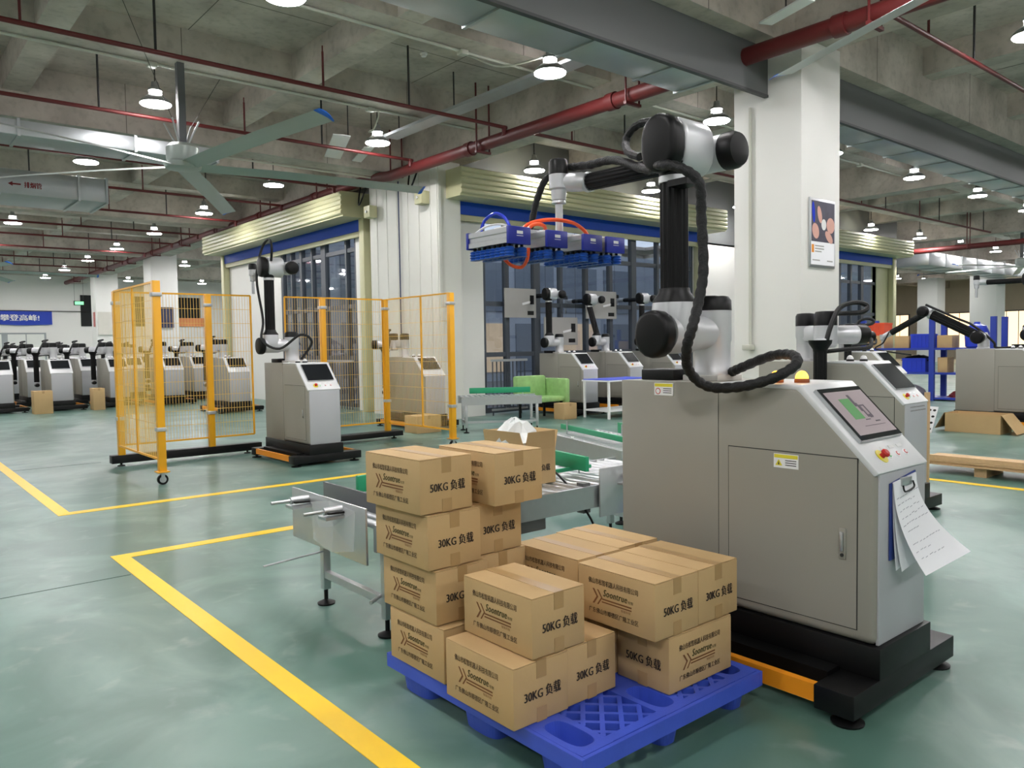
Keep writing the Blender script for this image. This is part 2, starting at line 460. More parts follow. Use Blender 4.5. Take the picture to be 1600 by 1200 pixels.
# formwork joints on the slab underside and beam faces near the viewer
jm = mat('formwork_joint', (104, 100, 92), 0.9, var=0)
for x in (3.8, 7.5, 11.3, 14.95, 18.6):
    MB().box(x - 0.006, 0.0, SLAB - 0.002, x + 0.006, 13.3, SLAB + 0.01).build('formwork_joint', jm, ce)
for y in (7.1, 10.15, 13.2, 16.2, 19.2):
    MB().box(-4.0, y - 0.006, SLAB - 0.002, 9.2, y + 0.006, SLAB + 0.01).build('formwork_joint', jm, ce)
for (y, w) in ((5.6, 0.27), (8.633, 0.19), (11.666, 0.19), (14.699, 0.27)):
    for x in (0.4, 3.7, 7.4, 11.4, 14.8, 18.5):
        if y > 13 and x > 9: continue
        zb = MAINB if w > 0.2 else SECB
        MB().box(x - 0.005, y - w - 0.002, zb, x + 0.005, y - w + 0.01, SLAB).build('formwork_joint', jm, ce)

# columns
def column(x, y, hw, label, z1=MAINB + 0.1):
    o = struct(MB().box(x - hw, y - hw, 0, x + hw, y + hw, z1).build('column', M_WHITE, bevel=0.012)); tag(o, label, 'column'); return o
PX0, PX1, PY0, PY1 = 9.0, 9.95, 5.13, 6.09
pil = struct(MB().box(PX0, PY0, 0, PX1, PY1, MAINB + 0.05).build('column', M_WHITE, bevel=0.01)); tag(pil, 'large white square pillar with a framed poster', 'column')
column(9.47, 32.9, 0.5, 'white pillar behind the near yellow fence post')
column(9.47, 42.0, 0.5, 'white pillar beside the far-wall exit sign')
column(43.4, 14.7, 0.6, 'white pillar beyond the blue shelving')
column(52.5, 21.0, 0.6, 'distant grey-white pillar in the warm-lit far end')
# clad corner between the two shutters
cc = bpy.data.objects.new('column', None); COL.objects.link(cc); struct(cc); tag(cc, 'white ribbed corner column between the two shutters', 'column')
MB().box(9.02, 12.98, 0, 9.6, 15.62, 5.2).build('cladding_core', M_WHITEPANEL, cc)
for k in range(6):
    y = 13.2 + k * 0.42
    MB().box(9.008, y, 0, 9.03, y + 0.025, 5.1).build('rib', M_WHITEPANEL, cc)
MB().box(9.04, 12.95, 0, 9.1, 13.0, 5.1).build('rib', M_WHITEPANEL, cc)
MB().tube([(8.985, 14.35, 5.0), (8.985, 14.35, 1.0)], 0.014, sub=1).build('blue_conduit', mat('dark_blue_conduit', (40, 52, 90), 0.5), cc)

# glazed wall facing the viewer (plane y = 13.2) and glazed wall on the left (plane x = 9.25)
wc = struct(MB().box(9.6, 13.2, 4.2, 29.9, 13.4, SLAB).build('wall_courtyard_front', M_DGREY)); tag(wc, 'dark wall above the shutters of the glazed front', 'wall')
wp = wall('wall_panel', (9.1, 13.2, 0, 10.33, 13.4, 4.25), 'plain white wall panel beside the ribbed corner column')
wall('wall_panel', (17.6, 13.2, 0, 21.6, 13.4, 4.25), 'white wall strip left of the big pillar')
wall('wall_panel', (28.3, 13.2, 0, 29.9, 13.4, 4.25), 'narrow wall end at the right shutter', M_BEIGE)
ww = struct(MB().box(9.25, 15.6, 4.2, 9.45, 25.3, SLAB).build('wall_courtyard_side', M_DGREY)); tag(ww, 'dark wall above the left shutter', 'wall')
wall('wall_panel', (9.25, 15.6, 0, 9.45, 16.72, 4.25), 'white wall strip inside the left shutter guide')
wall('wall_panel', (9.25, 21.0, 0, 9.45, 25.0, 4.25), 'white wall panel behind the fenced robot')
NW = [0]
def window(label, ax, plane, cuts, zcuts, thick):
    """frame members and panes, each a part; ax 0 runs along x, 1 along y"""
    NW[0] += 1
    o = bpy.data.objects.new('window_%d' % NW[0], None); COL.objects.link(o); struct(o); tag(o, label, 'window')
    def bx(a, b, z0, z1, d0, d1, name, m):
        if ax == 0: MB().box(a, plane + d0, z0, b, plane + d1, z1).build(name, m, o)
        else: MB().box(plane + d0, a, z0, plane + d1, b, z1).build(name, m, o)
    for i, c in enumerate(cuts):
        t = thick[i % len(thick)]
        bx(c - t, c + t, zcuts[0], zcuts[-1], -0.02, 0.1, 'mullion', M_FRAME)
    for z in zcuts:
        bx(cuts[0], cuts[-1], z - 0.05, z + 0.05, 0.0, 0.08, 'transom', M_FRAME)
    for i in range(len(cuts) - 1):
        for j in range(len(zcuts) - 1):
            bx(cuts[i] + 0.03, cuts[i+1] - 0.03, zcuts[j] + 0.03, zcuts[j+1] - 0.03, 0.035, 0.045, 'pane', M_GLASS)
    return o
window('tall dark-framed glazing behind the three upright robots', 0, 13.25, [10.36, 11.02, 11.9, 12.66, 13.5, 14.35, 15.2, 16.15, 17.6], [0.1, 1.3, 2.4, 3.5, 4.25], [0.05, 0.05, 0.09, 0.04])
window('dark-framed glazing right of the big pillar', 0, 13.25, [21.6, 23.0, 24.4, 25.7, 26.5, 27.3, 28.35], [0.1, 1.3, 2.4, 3.5, 4.25], [0.05, 0.09])
window('tall dark-framed glazing behind the fenced robot', 1, 9.28, [16.75, 17.25, 18.45, 19.1, 19.75, 20.35, 21.0], [0.1, 1.25, 2.5, 3.85, 4.25], [0.06, 0.04, 0.12, 0.04])

# rolling shutters: ribbed housing, blue slat, pale lintel, guides
def ribbed(prof_lo, prof_hi, n, front, depth):
    pts = []
    dz = (prof_hi - prof_lo) / n
    for k in range(n):
        z = prof_lo + k * dz
        pts += [(front + 0.022, z), (front, z + dz * 0.25), (front, z + dz * 0.75), (front + 0.022, z + dz * 0.98)]
    pts += [(depth, prof_hi), (depth, prof_lo)]
    return pts
def shutter(label, ax, front, back, a, b, wallp, ends):
    o = thing('roller_shutter', label, 'shutter', (a if ax == 0 else wallp, wallp if ax == 0 else a, 0))
    pr = ribbed(4.5, 5.02, 5, front, back)
    if ax == 0: MB().prism([(a, p[0], p[1]) for p in pr], (b - a, 0, 0)).build('housing', M_BEIGE, o, w=True)
    else: MB().prism([(p[0], a, p[1]) for p in pr], (0, b - a, 0)).build('housing', M_BEIGE, o, w=True)
    def bx(u0, u1, d0, d1, z0, z1, name, m, bev=0):
        if ax == 0: MB().box(u0, d0, z0, u1, d1, z1).build(name, m, o, w=True, bevel=bev)
        else: MB().box(d0, u0, z0, d1, u1, z1).build(name, m, o, w=True, bevel=bev)
    e0, e1 = ends
    bx(e0, e1, wallp - 0.16, wallp - 0.1, 4.2, 4.5, 'bottom_slat', M_SHBLUE)
    bx(e0, e1, wallp - 0.13, wallp - 0.05, 4.08, 4.2, 'lintel', M_BEIGE)
    bx(e0 - 0.12, e0 + 0.1, wallp - 0.2, wallp - 0.01, 0, 4.5, 'guide_rail', M_BEIGE, 0.01)
    bx(e1 - 0.1, e1 + 0.12, wallp - 0.2, wallp - 0.01, 0, 4.5, 'guide_rail', M_BEIGE, 0.01)
    bx(a, b, front + 0.05, back - 0.02, 4.46, 4.5, 'soffit', M_BEIGE)
    return o
shutter('beige roller shutter housing with blue slat over the left glazing', 1, 8.5, 9.24, 16.0, 25.1, 9.25, (16.1, 24.95))
shutter('beige roller shutter housing with blue slat behind the tall robot', 0, 12.45, 13.19, 9.25, 18.1, 13.2, (9.28, 17.7))
shutter('beige roller shutter housing right of the big pillar', 0, 12.45, 13.19, 20.4, 29.6, 13.2, (20.6, 29.3))

# floor markings: yellow painted strips
def strip(label, x0, y0, x1, y1):
    o = MB().box(x0, y0, 0.0, x1, y1, 0.003).build('floor_line', M_YELLOW); tag(o, label, 'floor line', 'yellow lines painted on the floor'); return o
strip('wide yellow floor line running to the bottom edge of the picture', 1.37, -4.0, 1.48, 6.23)
strip('yellow floor line running behind the carton pallet', 1.48, 6.11, 7.9, 6.23)
strip('yellow floor line in front of the fenced robot', 1.48, 8.12, 9.0, 8.24)
strip('yellow floor line leading away at the left edge', 1.37, 8.12, 1.48, 30.0)
strip('yellow floor line beside the timber skid', 8.68, -6.0, 8.78, 8.2)
jn = mat('floor_joint', (62, 84, 74), 0.7)
for (a, b, c, d) in ((-8.0, 5.63, 1.36, 5.64), (-8.0, 11.66, 2.5, 11.67)):
    MB().box(a, b, 0.0, c, d, 0.0015).build('joint', jn, fl)

# grey smoke curtain panels under the beam on the pillar row
for (a, b, lab) in ((-4.0, 8.99, 'long grey smoke curtain panel running up to the big pillar'), (9.96, 30.0, 'grey smoke curtain panel right of the big pillar')):
    o = thing('smoke_curtain', lab, 'panel', (a, 5.6, 4.58))
    MB().box(a, 5.585, 4.6, b, 5.625, 5.2).build('sheet', M_DGREY, o, w=True)
    MB().box(a, 5.575, 4.575, b, 5.635, 4.605).build('bottom_edge', mat('panel_edge', (60, 62, 62), 0.5), o, w=True)
# ceiling duct behind the curtain, built in sections
def duct(label, x0, x1, y0, y1, z0, z1, step, ends=True):
    o = thing('air_duct', label, 'duct', (x0, y0, z0))
    x = x0
    while x < x1 - 0.01:
        e = min(x + step, x1)
        MB().box(x + 0.008, y0, z0, e - 0.008, y1, z1).build('duct_section', M_GALV, o, w=True, bevel=0.006)
        MB().box(e - 0.02, y0 - 0.02, z0 - 0.02, e + 0.02, y1 + 0.02, z1 + 0.02).build('flange', M_GALV, o, w=True)
        x = e
    return o
d1 = duct('long galvanised duct behind the smoke curtain', 1.0, 8.3, 5.85, 6.5, 4.74, 5.12, 1.3)
d2 = duct('galvanised duct below the beam right of the pillar', 10.3, 30.0, 5.85, 6.5, 4.74, 5.1, 1.3)
d3 = duct('galvanised smoke duct with red lettering behind the fan', -4.0, 3.65, 15.7, 17.0, 4.2, 4.62, 1.2)
M_DUCTRED = mat('dark_red_stencil', (120, 26, 30), 0.6, var=0)
mb = MB(); lettering(mb, '排烟管', (2.36, 15.69, 4.32), (1, 0, 0), (0, 0, 1), width=0.26, height=0.1, thick=0.004); mb.build('lettering', M_DUCTRED, d3, w=True, label='red duct lettering')
MB().add([(2.12,15.69,4.37),(2.19,15.69,4.41),(2.19,15.69,4.383),(2.31,15.69,4.383),(2.31,15.69,4.357),(2.19,15.69,4.357),(2.19,15.69,4.33)], [(0,1,2,3,4,5,6)]).build('arrow', M_DUCTRED, d3, w=True, label='red arrow pointing to the end of the duct')
d4 = duct('long flat galvanised duct crossing behind the fan', -6.0, 4.9, 13.55, 14.3, 4.7, 4.92, 1.6)
d5 = duct('bright galvanised duct low over the shelving area', 31.5, 48.0, 12.7, 13.9, 4.3, 4.8, 1.6)

# sprinkler pipework
M_P = M_REDPIPE
def hang(mb_, x, y, z0, z1=SLAB): mb_.cyl((x, y, z0), (x, y, z1), 0.016, n=6)
mp = thing('sprinkler_main', 'thick red sprinkler main running below the column line', 'pipe', (8.5, 5.0, 4.97))
MB().tube([(8.5, -6, 4.97), (8.5, 13.9, 4.97), (8.86, 15.2, 5.2), (8.86, 47.5, 5.2)], 0.105, n=16, sub=1).build('pipe', M_P, mp, w=True, smooth=True)
for k in range(14):
    y = 0.6 + k * 3.4; hx = 8.5 if y < 14 else 8.86; hz = 4.97 if y < 14 else 5.2
    h = MB(); hang(h, hx - 0.14, y, hz - 0.13); hang(h, hx + 0.14, y, hz - 0.13); h.box(hx - 0.16, y - 0.025, hz - 0.15, hx + 0.16, y + 0.025, hz - 0.11); h.build('hanger', M_P, mp, w=True)
    MB().cyl((hx, y + 0.3, hz), (hx, y + 0.45, hz), 0.125, n=16).build('coupling', M_P, mp, w=True, smooth=True)
def branch(label, y, x0, x1, z=5.1):
    o = thing('sprinkler_branch', label, 'pipe', (x0, y, z), group='red sprinkler branch pipes')
    MB().cyl((x0, y, z), (x1, y, z), 0.03, n=10).build('pipe', M_P, o, w=True, smooth=True)
    x = x0 + 1.35
    while x < x1:
        u = MB(); u.cyl((x, y, z), (x, y, z + 0.5), 0.016, n=6); u.cyl((x, y, z + 0.5), (x, y, z + 0.58), 0.01, n=6); u.build('upright_sprinkler', M_P, o, w=True)
        u = MB(); hang(u, x + 1.4, y, z); u.build('hanger', M_DARKROD, o, w=True)
        x += 3.6
    if x1 > 8 and x0 < 8:
        MB().cyl((8.4, y, 4.97), (8.4, y, z + 0.02), 0.04, n=10).build('riser', M_P, o, w=True)
for i, (y, lab) in enumerate(((10.1, 'nearest red sprinkler branch crossing the upper left'), (12.95, 'red sprinkler branch crossing just behind the fan shaft'), (16.1, 'red sprinkler branch above the lettered duct'), (18.95, 'red sprinkler branch above the fan\'s lower blade'),
        (22.0, 'thin red sprinkler branch beyond the lettered duct'), (25.2, 'red sprinkler branch over the front packed robots'), (27.8, 'distant red sprinkler branch, second beyond the front packed robots'), (31.0, 'distant red sprinkler branch, third beyond the front packed robots'), (34.2, 'distant red sprinkler branch, fourth beyond the front packed robots'), (37.4, 'distant red sprinkler branch, fifth beyond the front packed robots'), (40.6, 'farthest red sprinkler branch before the banner wall'))):
    branch(lab, y, -7.0, 8.45)
branch('red sprinkler branch crossing the upper right corner', 4.05, 8.62, 38.0)
branch('red sprinkler branch above the tall robot arm', 10.1, 8.62, 30.0)
rp = thing('sprinkler_main', 'red sprinkler main beyond the right shutter', 'pipe', (30.6, 9.0, 4.6))
MB().cyl((30.6, -6, 4.75), (30.6, 24, 4.75), 0.1, n=14).build('pipe', M_P, rp, w=True, smooth=True)
for y in (2.0, 5.0, 8.0, 11.0): 
    h = MB(); hang(h, 30.46, y, 4.65); hang(h, 30.74, y, 4.65); h.build('hanger', M_P, rp, w=True)

# white conduits along the beam undersides with junction boxes
def conduit(label, pts, boxes=()):
    o = thing('conduit', label, 'conduit', pts[0])
    MB().tube(pts, 0.022, n=6, sub=1).build('tube', M_CONDUIT, o, w=True)
    for p in boxes:
        MB().box(p[0]-0.06, p[1]-0.06, p[2]-0.035, p[0]+0.06, p[1]+0.06, p[2]+0.035).build('junction_box', M_CONDUIT, o, w=True, bevel=0.01)
conduit('white conduit along the beam above the fan', [(-6, 11.84, 5.545), (9.15, 11.84, 5.545)], [(3.4, 11.84, 5.53), (6.9, 11.84, 5.53)])
conduit('white conduit along the beam near the top centre lamp', [(-6, 8.8, 5.545), (9.15, 8.8, 5.545)], [(6.6, 8.8, 5.53), (3.2, 8.8, 5.53)])
conduit('white conduit along the beam behind the lettered duct', [(-6, 14.98, 5.15), (9.0, 14.98, 5.15)], [(3.5, 14.98, 5.14)])
conduit('white conduit beneath the thick red main', [(8.8, -6, 5.16), (8.8, 12.9, 5.16)], [(8.8, 7.4, 5.15), (8.8, 9.3, 5.15)])
conduit('white conduit over the right-hand aisle', [(10, 8.8, 5.545), (20.1, 8.8, 5.545)], [(14.0, 8.8, 5.53), (18.0, 8.8, 5.53)])
conduit('white conduit down the big pillar with a socket at its foot', [(8.975, 5.83, 4.5), (8.975, 5.83, 1.45)], [(8.93, 5.83, 1.42)])
# cable tray and black loose cables above the corner column
ct = thing('cable_tray', 'galvanised cable tray beside the thick red main', 'cable tray', (7.75, 7.4, 5.33))
MB().bar((7.75, 7.4, 5.36), (7.75, 12.6, 5.36), 0.3, 0.05).build('tray', M_GALV, ct, w=True)
for i, (p, q) in enumerate((((7.75, 8.2, 5.38), 5.8), ((7.75, 10.6, 5.38), 5.8), ((7.75, 12.3, 5.38), 5.8))):
    MB().cyl(p, (p[0], p[1], SLAB), 0.012, n=6).build('hanger', M_DARKROD, ct, w=True)
for k, (a, lab) in enumerate(((13.3, 'black cable loop hanging at the corner column beside the right shutter'), (15.35, 'black cable loop hanging at the corner column beside the left shutter'))):
    y = a
    pts = [(8.8, y, 5.05), (8.7, y + 0.05, 4.75), (8.74, y + 0.25, 4.66), (8.84, y + 0.42, 4.85), (8.9, y + 0.45, 5.1)]
    tag(MB().tube(pts, 0.018, n=6).build('cable_loop', M_RUBBER), lab, 'cable')
    b = thing('motor_box', 'small beige shutter motor box beside the %s shutter' % ('right' if k == 0 else 'left'), 'motor box', (8.8, y, 4.4))
    MB().box(8.8, y - 0.1, 4.36, 9.0, y + 0.16, 4.62).build('case', M_BEIGE, b, w=True, bevel=0.015)
    MB().cyl((8.8, y + 0.03, 4.49), (8.77, y + 0.03, 4.49), 0.03, n=10).build('knob', M_STEEL, b, w=True)
# white flat panels hanging near the corner (two)
for (P, lab) in (([(7.6, 15.1), (7.9, 14.95), (7.03, 12.78), (6.72, 12.85)], 'larger white slanting panel hung under the ceiling beside the red main'), ([(8.05, 14.75), (8.22, 14.62), (7.78, 13.25), (7.6, 13.3)], 'smaller white slanting panel hung under the ceiling beside the red main')):
    o = thing('hanging_panel', lab, 'panel', (P[0][0], P[0][1], 5.3))
    MB().prism([(p[0], p[1], 5.3) for p in P], (0, 0, 0.02)).build('sheet', M_WHITEB, o, w=True)
    for k in (0, 2):
        q = P[k]; c = ((P[0][0] + P[2][0]) / 2, (P[0][1] + P[2][1]) / 2); q = (q[0] * 0.85 + c[0] * 0.15, q[1] * 0.85 + c[1] * 0.15)
        MB().cyl((q[0], q[1], 5.32), (q[0], q[1], SLAB), 0.01, n=6).build('hanger', M_DARKROD, o, w=True)

hp = thing('hanging_panel', 'white slanting panel hung above the big pillar, before the red main', 'panel', (7.4, 4.3, 5.1))
MB().prism([(7.95, 5.05, 5.06), (8.1, 4.98, 5.06), (7.9, 4.35, 5.06), (7.74, 4.42, 5.06)], (0, 0, 0.02)).build('sheet', M_WHITEB, hp, w=True)
MB().cyl((7.92, 4.7, 5.08), (7.92, 4.7, SLAB), 0.01, n=6).build('hanger', M_DARKROD, hp, w=True)
for (a, b, lab) in (((6.6, 8.8, 5.52), (7.37, 7.87, 5.5), 'white flexible conduit leading to the top centre lamp'), ((6.9, 11.84, 5.52), (7.37, 12.42, 5.5), 'white flexible conduit leading to the lamp above the corner column')):
    m = [(a[i] * (1 - t) + b[i] * t) for t in (0.45,) for i in range(3)]
    tag(MB().tube([a, (a[0] + 0.15, a[1] - 0.02, 5.5), (m[0], m[1], 5.3), (b[0] - 0.12, b[1] + 0.1, 5.36), (b[0] - 0.03, b[1] + 0.03, 5.42)], 0.014, n=6).build('flexible_conduit', M_CONDUIT, smooth=True), lab, 'conduit')
sd = thing('smoke_detector', 'small white smoke detector on the concrete slab', 'smoke detector', (6.9, 10.2, SLAB))
MB().lathe((6.9, 10.2, SLAB), (0, 0, -1), [(0, 0.06), (0.02, 0.06), (0.03, 0.045), (0.055, 0.04)], 16).build('body', M_WHITEB, sd, w=True, smooth=True)
# pendant lamps
LZ = 5.15
def make_lamp():
    o = thing('pendant_lamp', '', 'lamp', (0, 0, LZ))
    MB().lathe((0, 0, 0.012), (0, 0, 1), [(0.0, 0.222), (0.006, 0.226), (0.05, 0.2), (0.1, 0.135), (0.125, 0.1), (0.12, 0.07)], 24).build('shade', M_LAMPG, o, smooth=True)
    MB().cyl((0, 0, 0.0), (0, 0, 0.01), 0.21, n=24).build('diffuser', M_LAMP, o)
    MB().cyl((0, 0, 0.135), (0, 0, 0.2), 0.09, 0.085, n=16).build('glowing_neck', M_LAMPN, o, smooth=True)
    MB().lathe((0, 0, 0.2), (0, 0, 1), [(0, 0.1), (0.03, 0.1), (0.05, 0.06), (0.13, 0.05), (0.14, 0.02)], 16).build('driver_housing', M_LAMPG, o, smooth=True)
    MB().cyl((0, 0, 0.33), (0, 0, SLAB - LZ), 0.01, n=6).build('drop_rod', M_DARKROD, o)
    return o
lamp0 = make_lamp()
LX = [3.6 + 3.77 * k for k in range(-3, 14)]
LY = [7.87 + 4.55 * j for j in range(-3, 9)]
NOTED = {(0, 0): 'large pendant lamp at the top edge left of centre', (1, 0): 'large pendant lamp hanging by the galvanised duct, top centre', (1, 1): 'pendant lamp between the two white tilted panels and the red main',
         (0, 1): 'pendant lamp just left of the fan shaft', (0, 2): 'pendant lamp above the lettered duct', (1, 2): 'pendant lamp below the fan\'s right blade', (1, 3): 'pendant lamp beyond the tip of the fan\'s lower blade',
         (2, 0): 'pendant lamp beside the big pillar, above the tall robot', (2, 1): 'pendant lamp behind the tall robot\'s wrist', (3, 1): 'pendant lamp left of the tall robot\'s black arm tube', (3, 0): 'pendant lamp half hidden by the big pillar\'s right edge',
         (4, 0): 'pendant lamp under the right smoke curtain, nearer one', (5, 0): 'pendant lamp under the right smoke curtain, farther one'}
def proj(p):
    v = Vector(p) - Vector((0, 0, CAMH)); d = v.dot(_f)
    if d < 0.1: return None
    return 800 + 1222.2 * v.dot(_r2) / d, 600 - 1222.2 * v.dot(_u2) / d
ORD = ['first', 'second', 'third', 'fourth', 'fifth', 'sixth', 'seventh', 'eighth', 'ninth', 'tenth', 'eleventh', 'twelfth', 'thirteenth', 'fourteenth', 'fifteenth', 'sixteenth', 'seventeenth', 'eighteenth', 'nineteenth', 'twentieth',
       '21st', '22nd', '23rd', '24th', '25th', '26th', '27th', '28th', '29th', '30th', '31st', '32nd', '33rd', '34th', '35th', '36th', '37th', '38th', '39th', '40th']
spots = []
for i, x in enumerate(LX):
    for j, y in enumerate(LY):
        if CX0 - 0.8 < x < CX1 + 0.5 and CY0 - 1 < y < CY1 + 0.5: continue
        q = proj((x, y, LZ)); k = (i - 3, j - 3)
        seen = q is not None and -30 < q[0] < 1630 and -30 < q[1] < 1200
        if not seen and math.hypot(x - 4, y - 5) > 15 and not (-6 < x < 9) and not (2 < y < 13.5): continue
        if y > CY1 and x > 19: continue
        if x < -6 or y < -7 or x > 56: continue
        if k in NOTED: g_, o_ = 'noted', 0
        elif not seen: g_, o_ = 'out', 0
        elif x < 9: g_, o_ = 'left', q[0]
        else: g_, o_ = 'right', q[0]
        spots.append((g_, o_, x, y, k))
for n_, (g_, lab) in enumerate((('noted', ''), ('left', 'small distant pendant lamp over the robot rows, %s from the left'), ('right', 'small distant pendant lamp over the right-hand hall, %s from the left'), ('out', 'pendant lamp outside the picture that lights the foreground'))):
    for m_, (_, o_, x, y, k) in enumerate(sorted(t for t in spots if t[0] == g_)):
        o = lamp0 if not lamp0['label'] else copy_tree(lamp0)
        o.location = (x, y, LZ); o['group'] = 'pendant hall lamps'
        o['label'] = NOTED[k] if g_ == 'noted' else (lab % ORD[m_] if '%s' in lab else lab)

# large ceiling fans
def fan(label, c, ang, n=5, R=3.68, zt=SECB, tint=True):
    o = thing('ceiling_fan', label, 'fan', c)
    x, y, z = c
    MB().box(x - 0.05, y - 0.05, z + 0.32, x + 0.05, y + 0.05, zt).build('shaft', mat('dark_grey_fan_shaft', (96, 98, 100), 0.5), o, w=True)
    MB().lathe((x, y, z + 0.06), (0, 0, 1), [(0, 0.2), (0.03, 0.22), (0.2, 0.22), (0.25, 0.17), (0.27, 0.08)], 20).build('motor', M_FANGREY, o, w=True, smooth=True)
    MB().lathe((x, y, z - 0.05), (0, 0, 1), [(0, 0.12), (0.02, 0.24), (0.09, 0.26), (0.11, 0.2)], 20).build('hub', M_FANGREY, o, w=True, smooth=True)
    for k in range(4):
        a = math.pi / 4 + k * math.pi / 2; e = Vector((math.cos(a), math.sin(a), 0))
        MB().cyl(Vector((x, y, z + 0.3)) + e * 0.08, Vector((x, y, z + 0.62)) + e * 0.26, 0.014, n=6).build('turnbuckle', M_STEEL, o, w=True)
        if k % 2 == 0: MB().cyl(Vector((x, y, z + 0.6)) + e * 0.25, Vector((x, y, SLAB)) + e * 1.5, 0.004, n=5).build('guy_wire', M_DARKROD, o, w=True)
    for k in range(n):
        a = ang + 2 * math.pi * k / n
        e = Vector((math.cos(a), math.sin(a), 0)); s = Vector((-math.sin(a), math.cos(a), 0)); c0 = Vector((x, y, z))
        # cambered blade section, drooping a little towards the tip
        sec = [(-0.125, 0.032), (-0.06, 0.028), (0.0, 0.02), (0.06, 0.002), (0.125, -0.034), (0.06, -0.008), (0.0, 0.006), (-0.06, 0.018)]
        vs = []
        st = [(0.2, 0.0, 0.9), (1.2, 0.0, 1.0), (2.4, -0.015, 1.0), (R - 0.06, -0.05, 1.0)]
        for (r, dz, w) in st:
            for (u, h) in sec: vs.append(c0 + e * r + s * (u * w) + Vector((0, 0, h + dz)))
        m = len(sec); fs = []
        for i in range(len(st) - 1):
            for q in range(m): fs.append((i*m+q, i*m+(q+1) % m, (i+1)*m+(q+1) % m, (i+1)*m+q))
        fs.append(tuple(range(m))); fs.append(tuple(range((len(st)-1)*m, len(st)*m)))
        b = MB().add(vs, fs).build('blade', M_FANGREY, o, w=True, smooth=True)
        t = MB(); tp = []
        for (r, sc) in ((R - 0.06, 1.03), (R - 0.02, 0.95), (R, 0.7)):
            for (u, h) in sec: tp.append(c0 + e * r + s * (u * sc) + Vector((0, 0, h * 1.2 - 0.05 + 0.05 * (1 - sc))))
        fs = []
        for i in range(2):
            for q in range(m): fs.append((i*m+q, i*m+(q+1) % m, (i+1)*m+(q+1) % m, (i+1)*m+q))
        fs.append(tuple(range(m))); fs.append(tuple(range(2*m, 3*m)))
        t.add(tp, fs).build('blade_tip', mat('blue_blade_tip', (40, 110, 220), 0.4), b, w=True)
    return o
fan('large five-bladed ceiling fan with blue blade tips, upper left', (3.72, 11.66, 4.12), math.radians(-84))
fan('ceiling fan whose single blade crosses the big pillar, upper right', (5.75, 0.85, 4.13), math.radians(69), zt=SECB)
fan('distant ceiling fan over the robot rows', (2.9, 30.2, 4.13), math.radians(-8))
fan('distant ceiling fan over the shelving hall', (33.5, 10.2, 4.13), math.radians(20))
# ---------------------------------------------------------------- palletising robots
# local frame: origin on the floor under the middle of the cabinet front, +y to the back
HW = 0.232; DEP = 1.345; CB = 0.262; CT = 1.308; SLO = 0.97; SLY = 0.331
def slope_pt(x, t, off=0.0):
    """t 0 at the lower edge of the sloped fascia, 1 at its top"""
    ln = math.hypot(SLY, CT - SLO)
    nx, nz = -(CT - SLO) / ln, SLY / ln
    return Vector((x, SLY * t + nx * off, SLO + (CT - SLO) * t + nz * off))
SN = (slope_pt(0, 0, 1) - slope_pt(0, 0, 0))
SU = (slope_pt(0, 1) - slope_pt(0, 0)).normalized()
def slope_plate(mb, x0, x1, t0, t1, o0, o1):
    ln = math.hypot(SLY, CT - SLO)
    P = [slope_pt(x0, t0, o0), slope_pt(x1, t0, o0), slope_pt(x1, t1, o0), slope_pt(x0, t1, o0)]
    return mb.prism(P, SN * (o1 - o0))
M_PINKB = mat('pale_red_button', (206, 110, 108), 0.35, var=0)
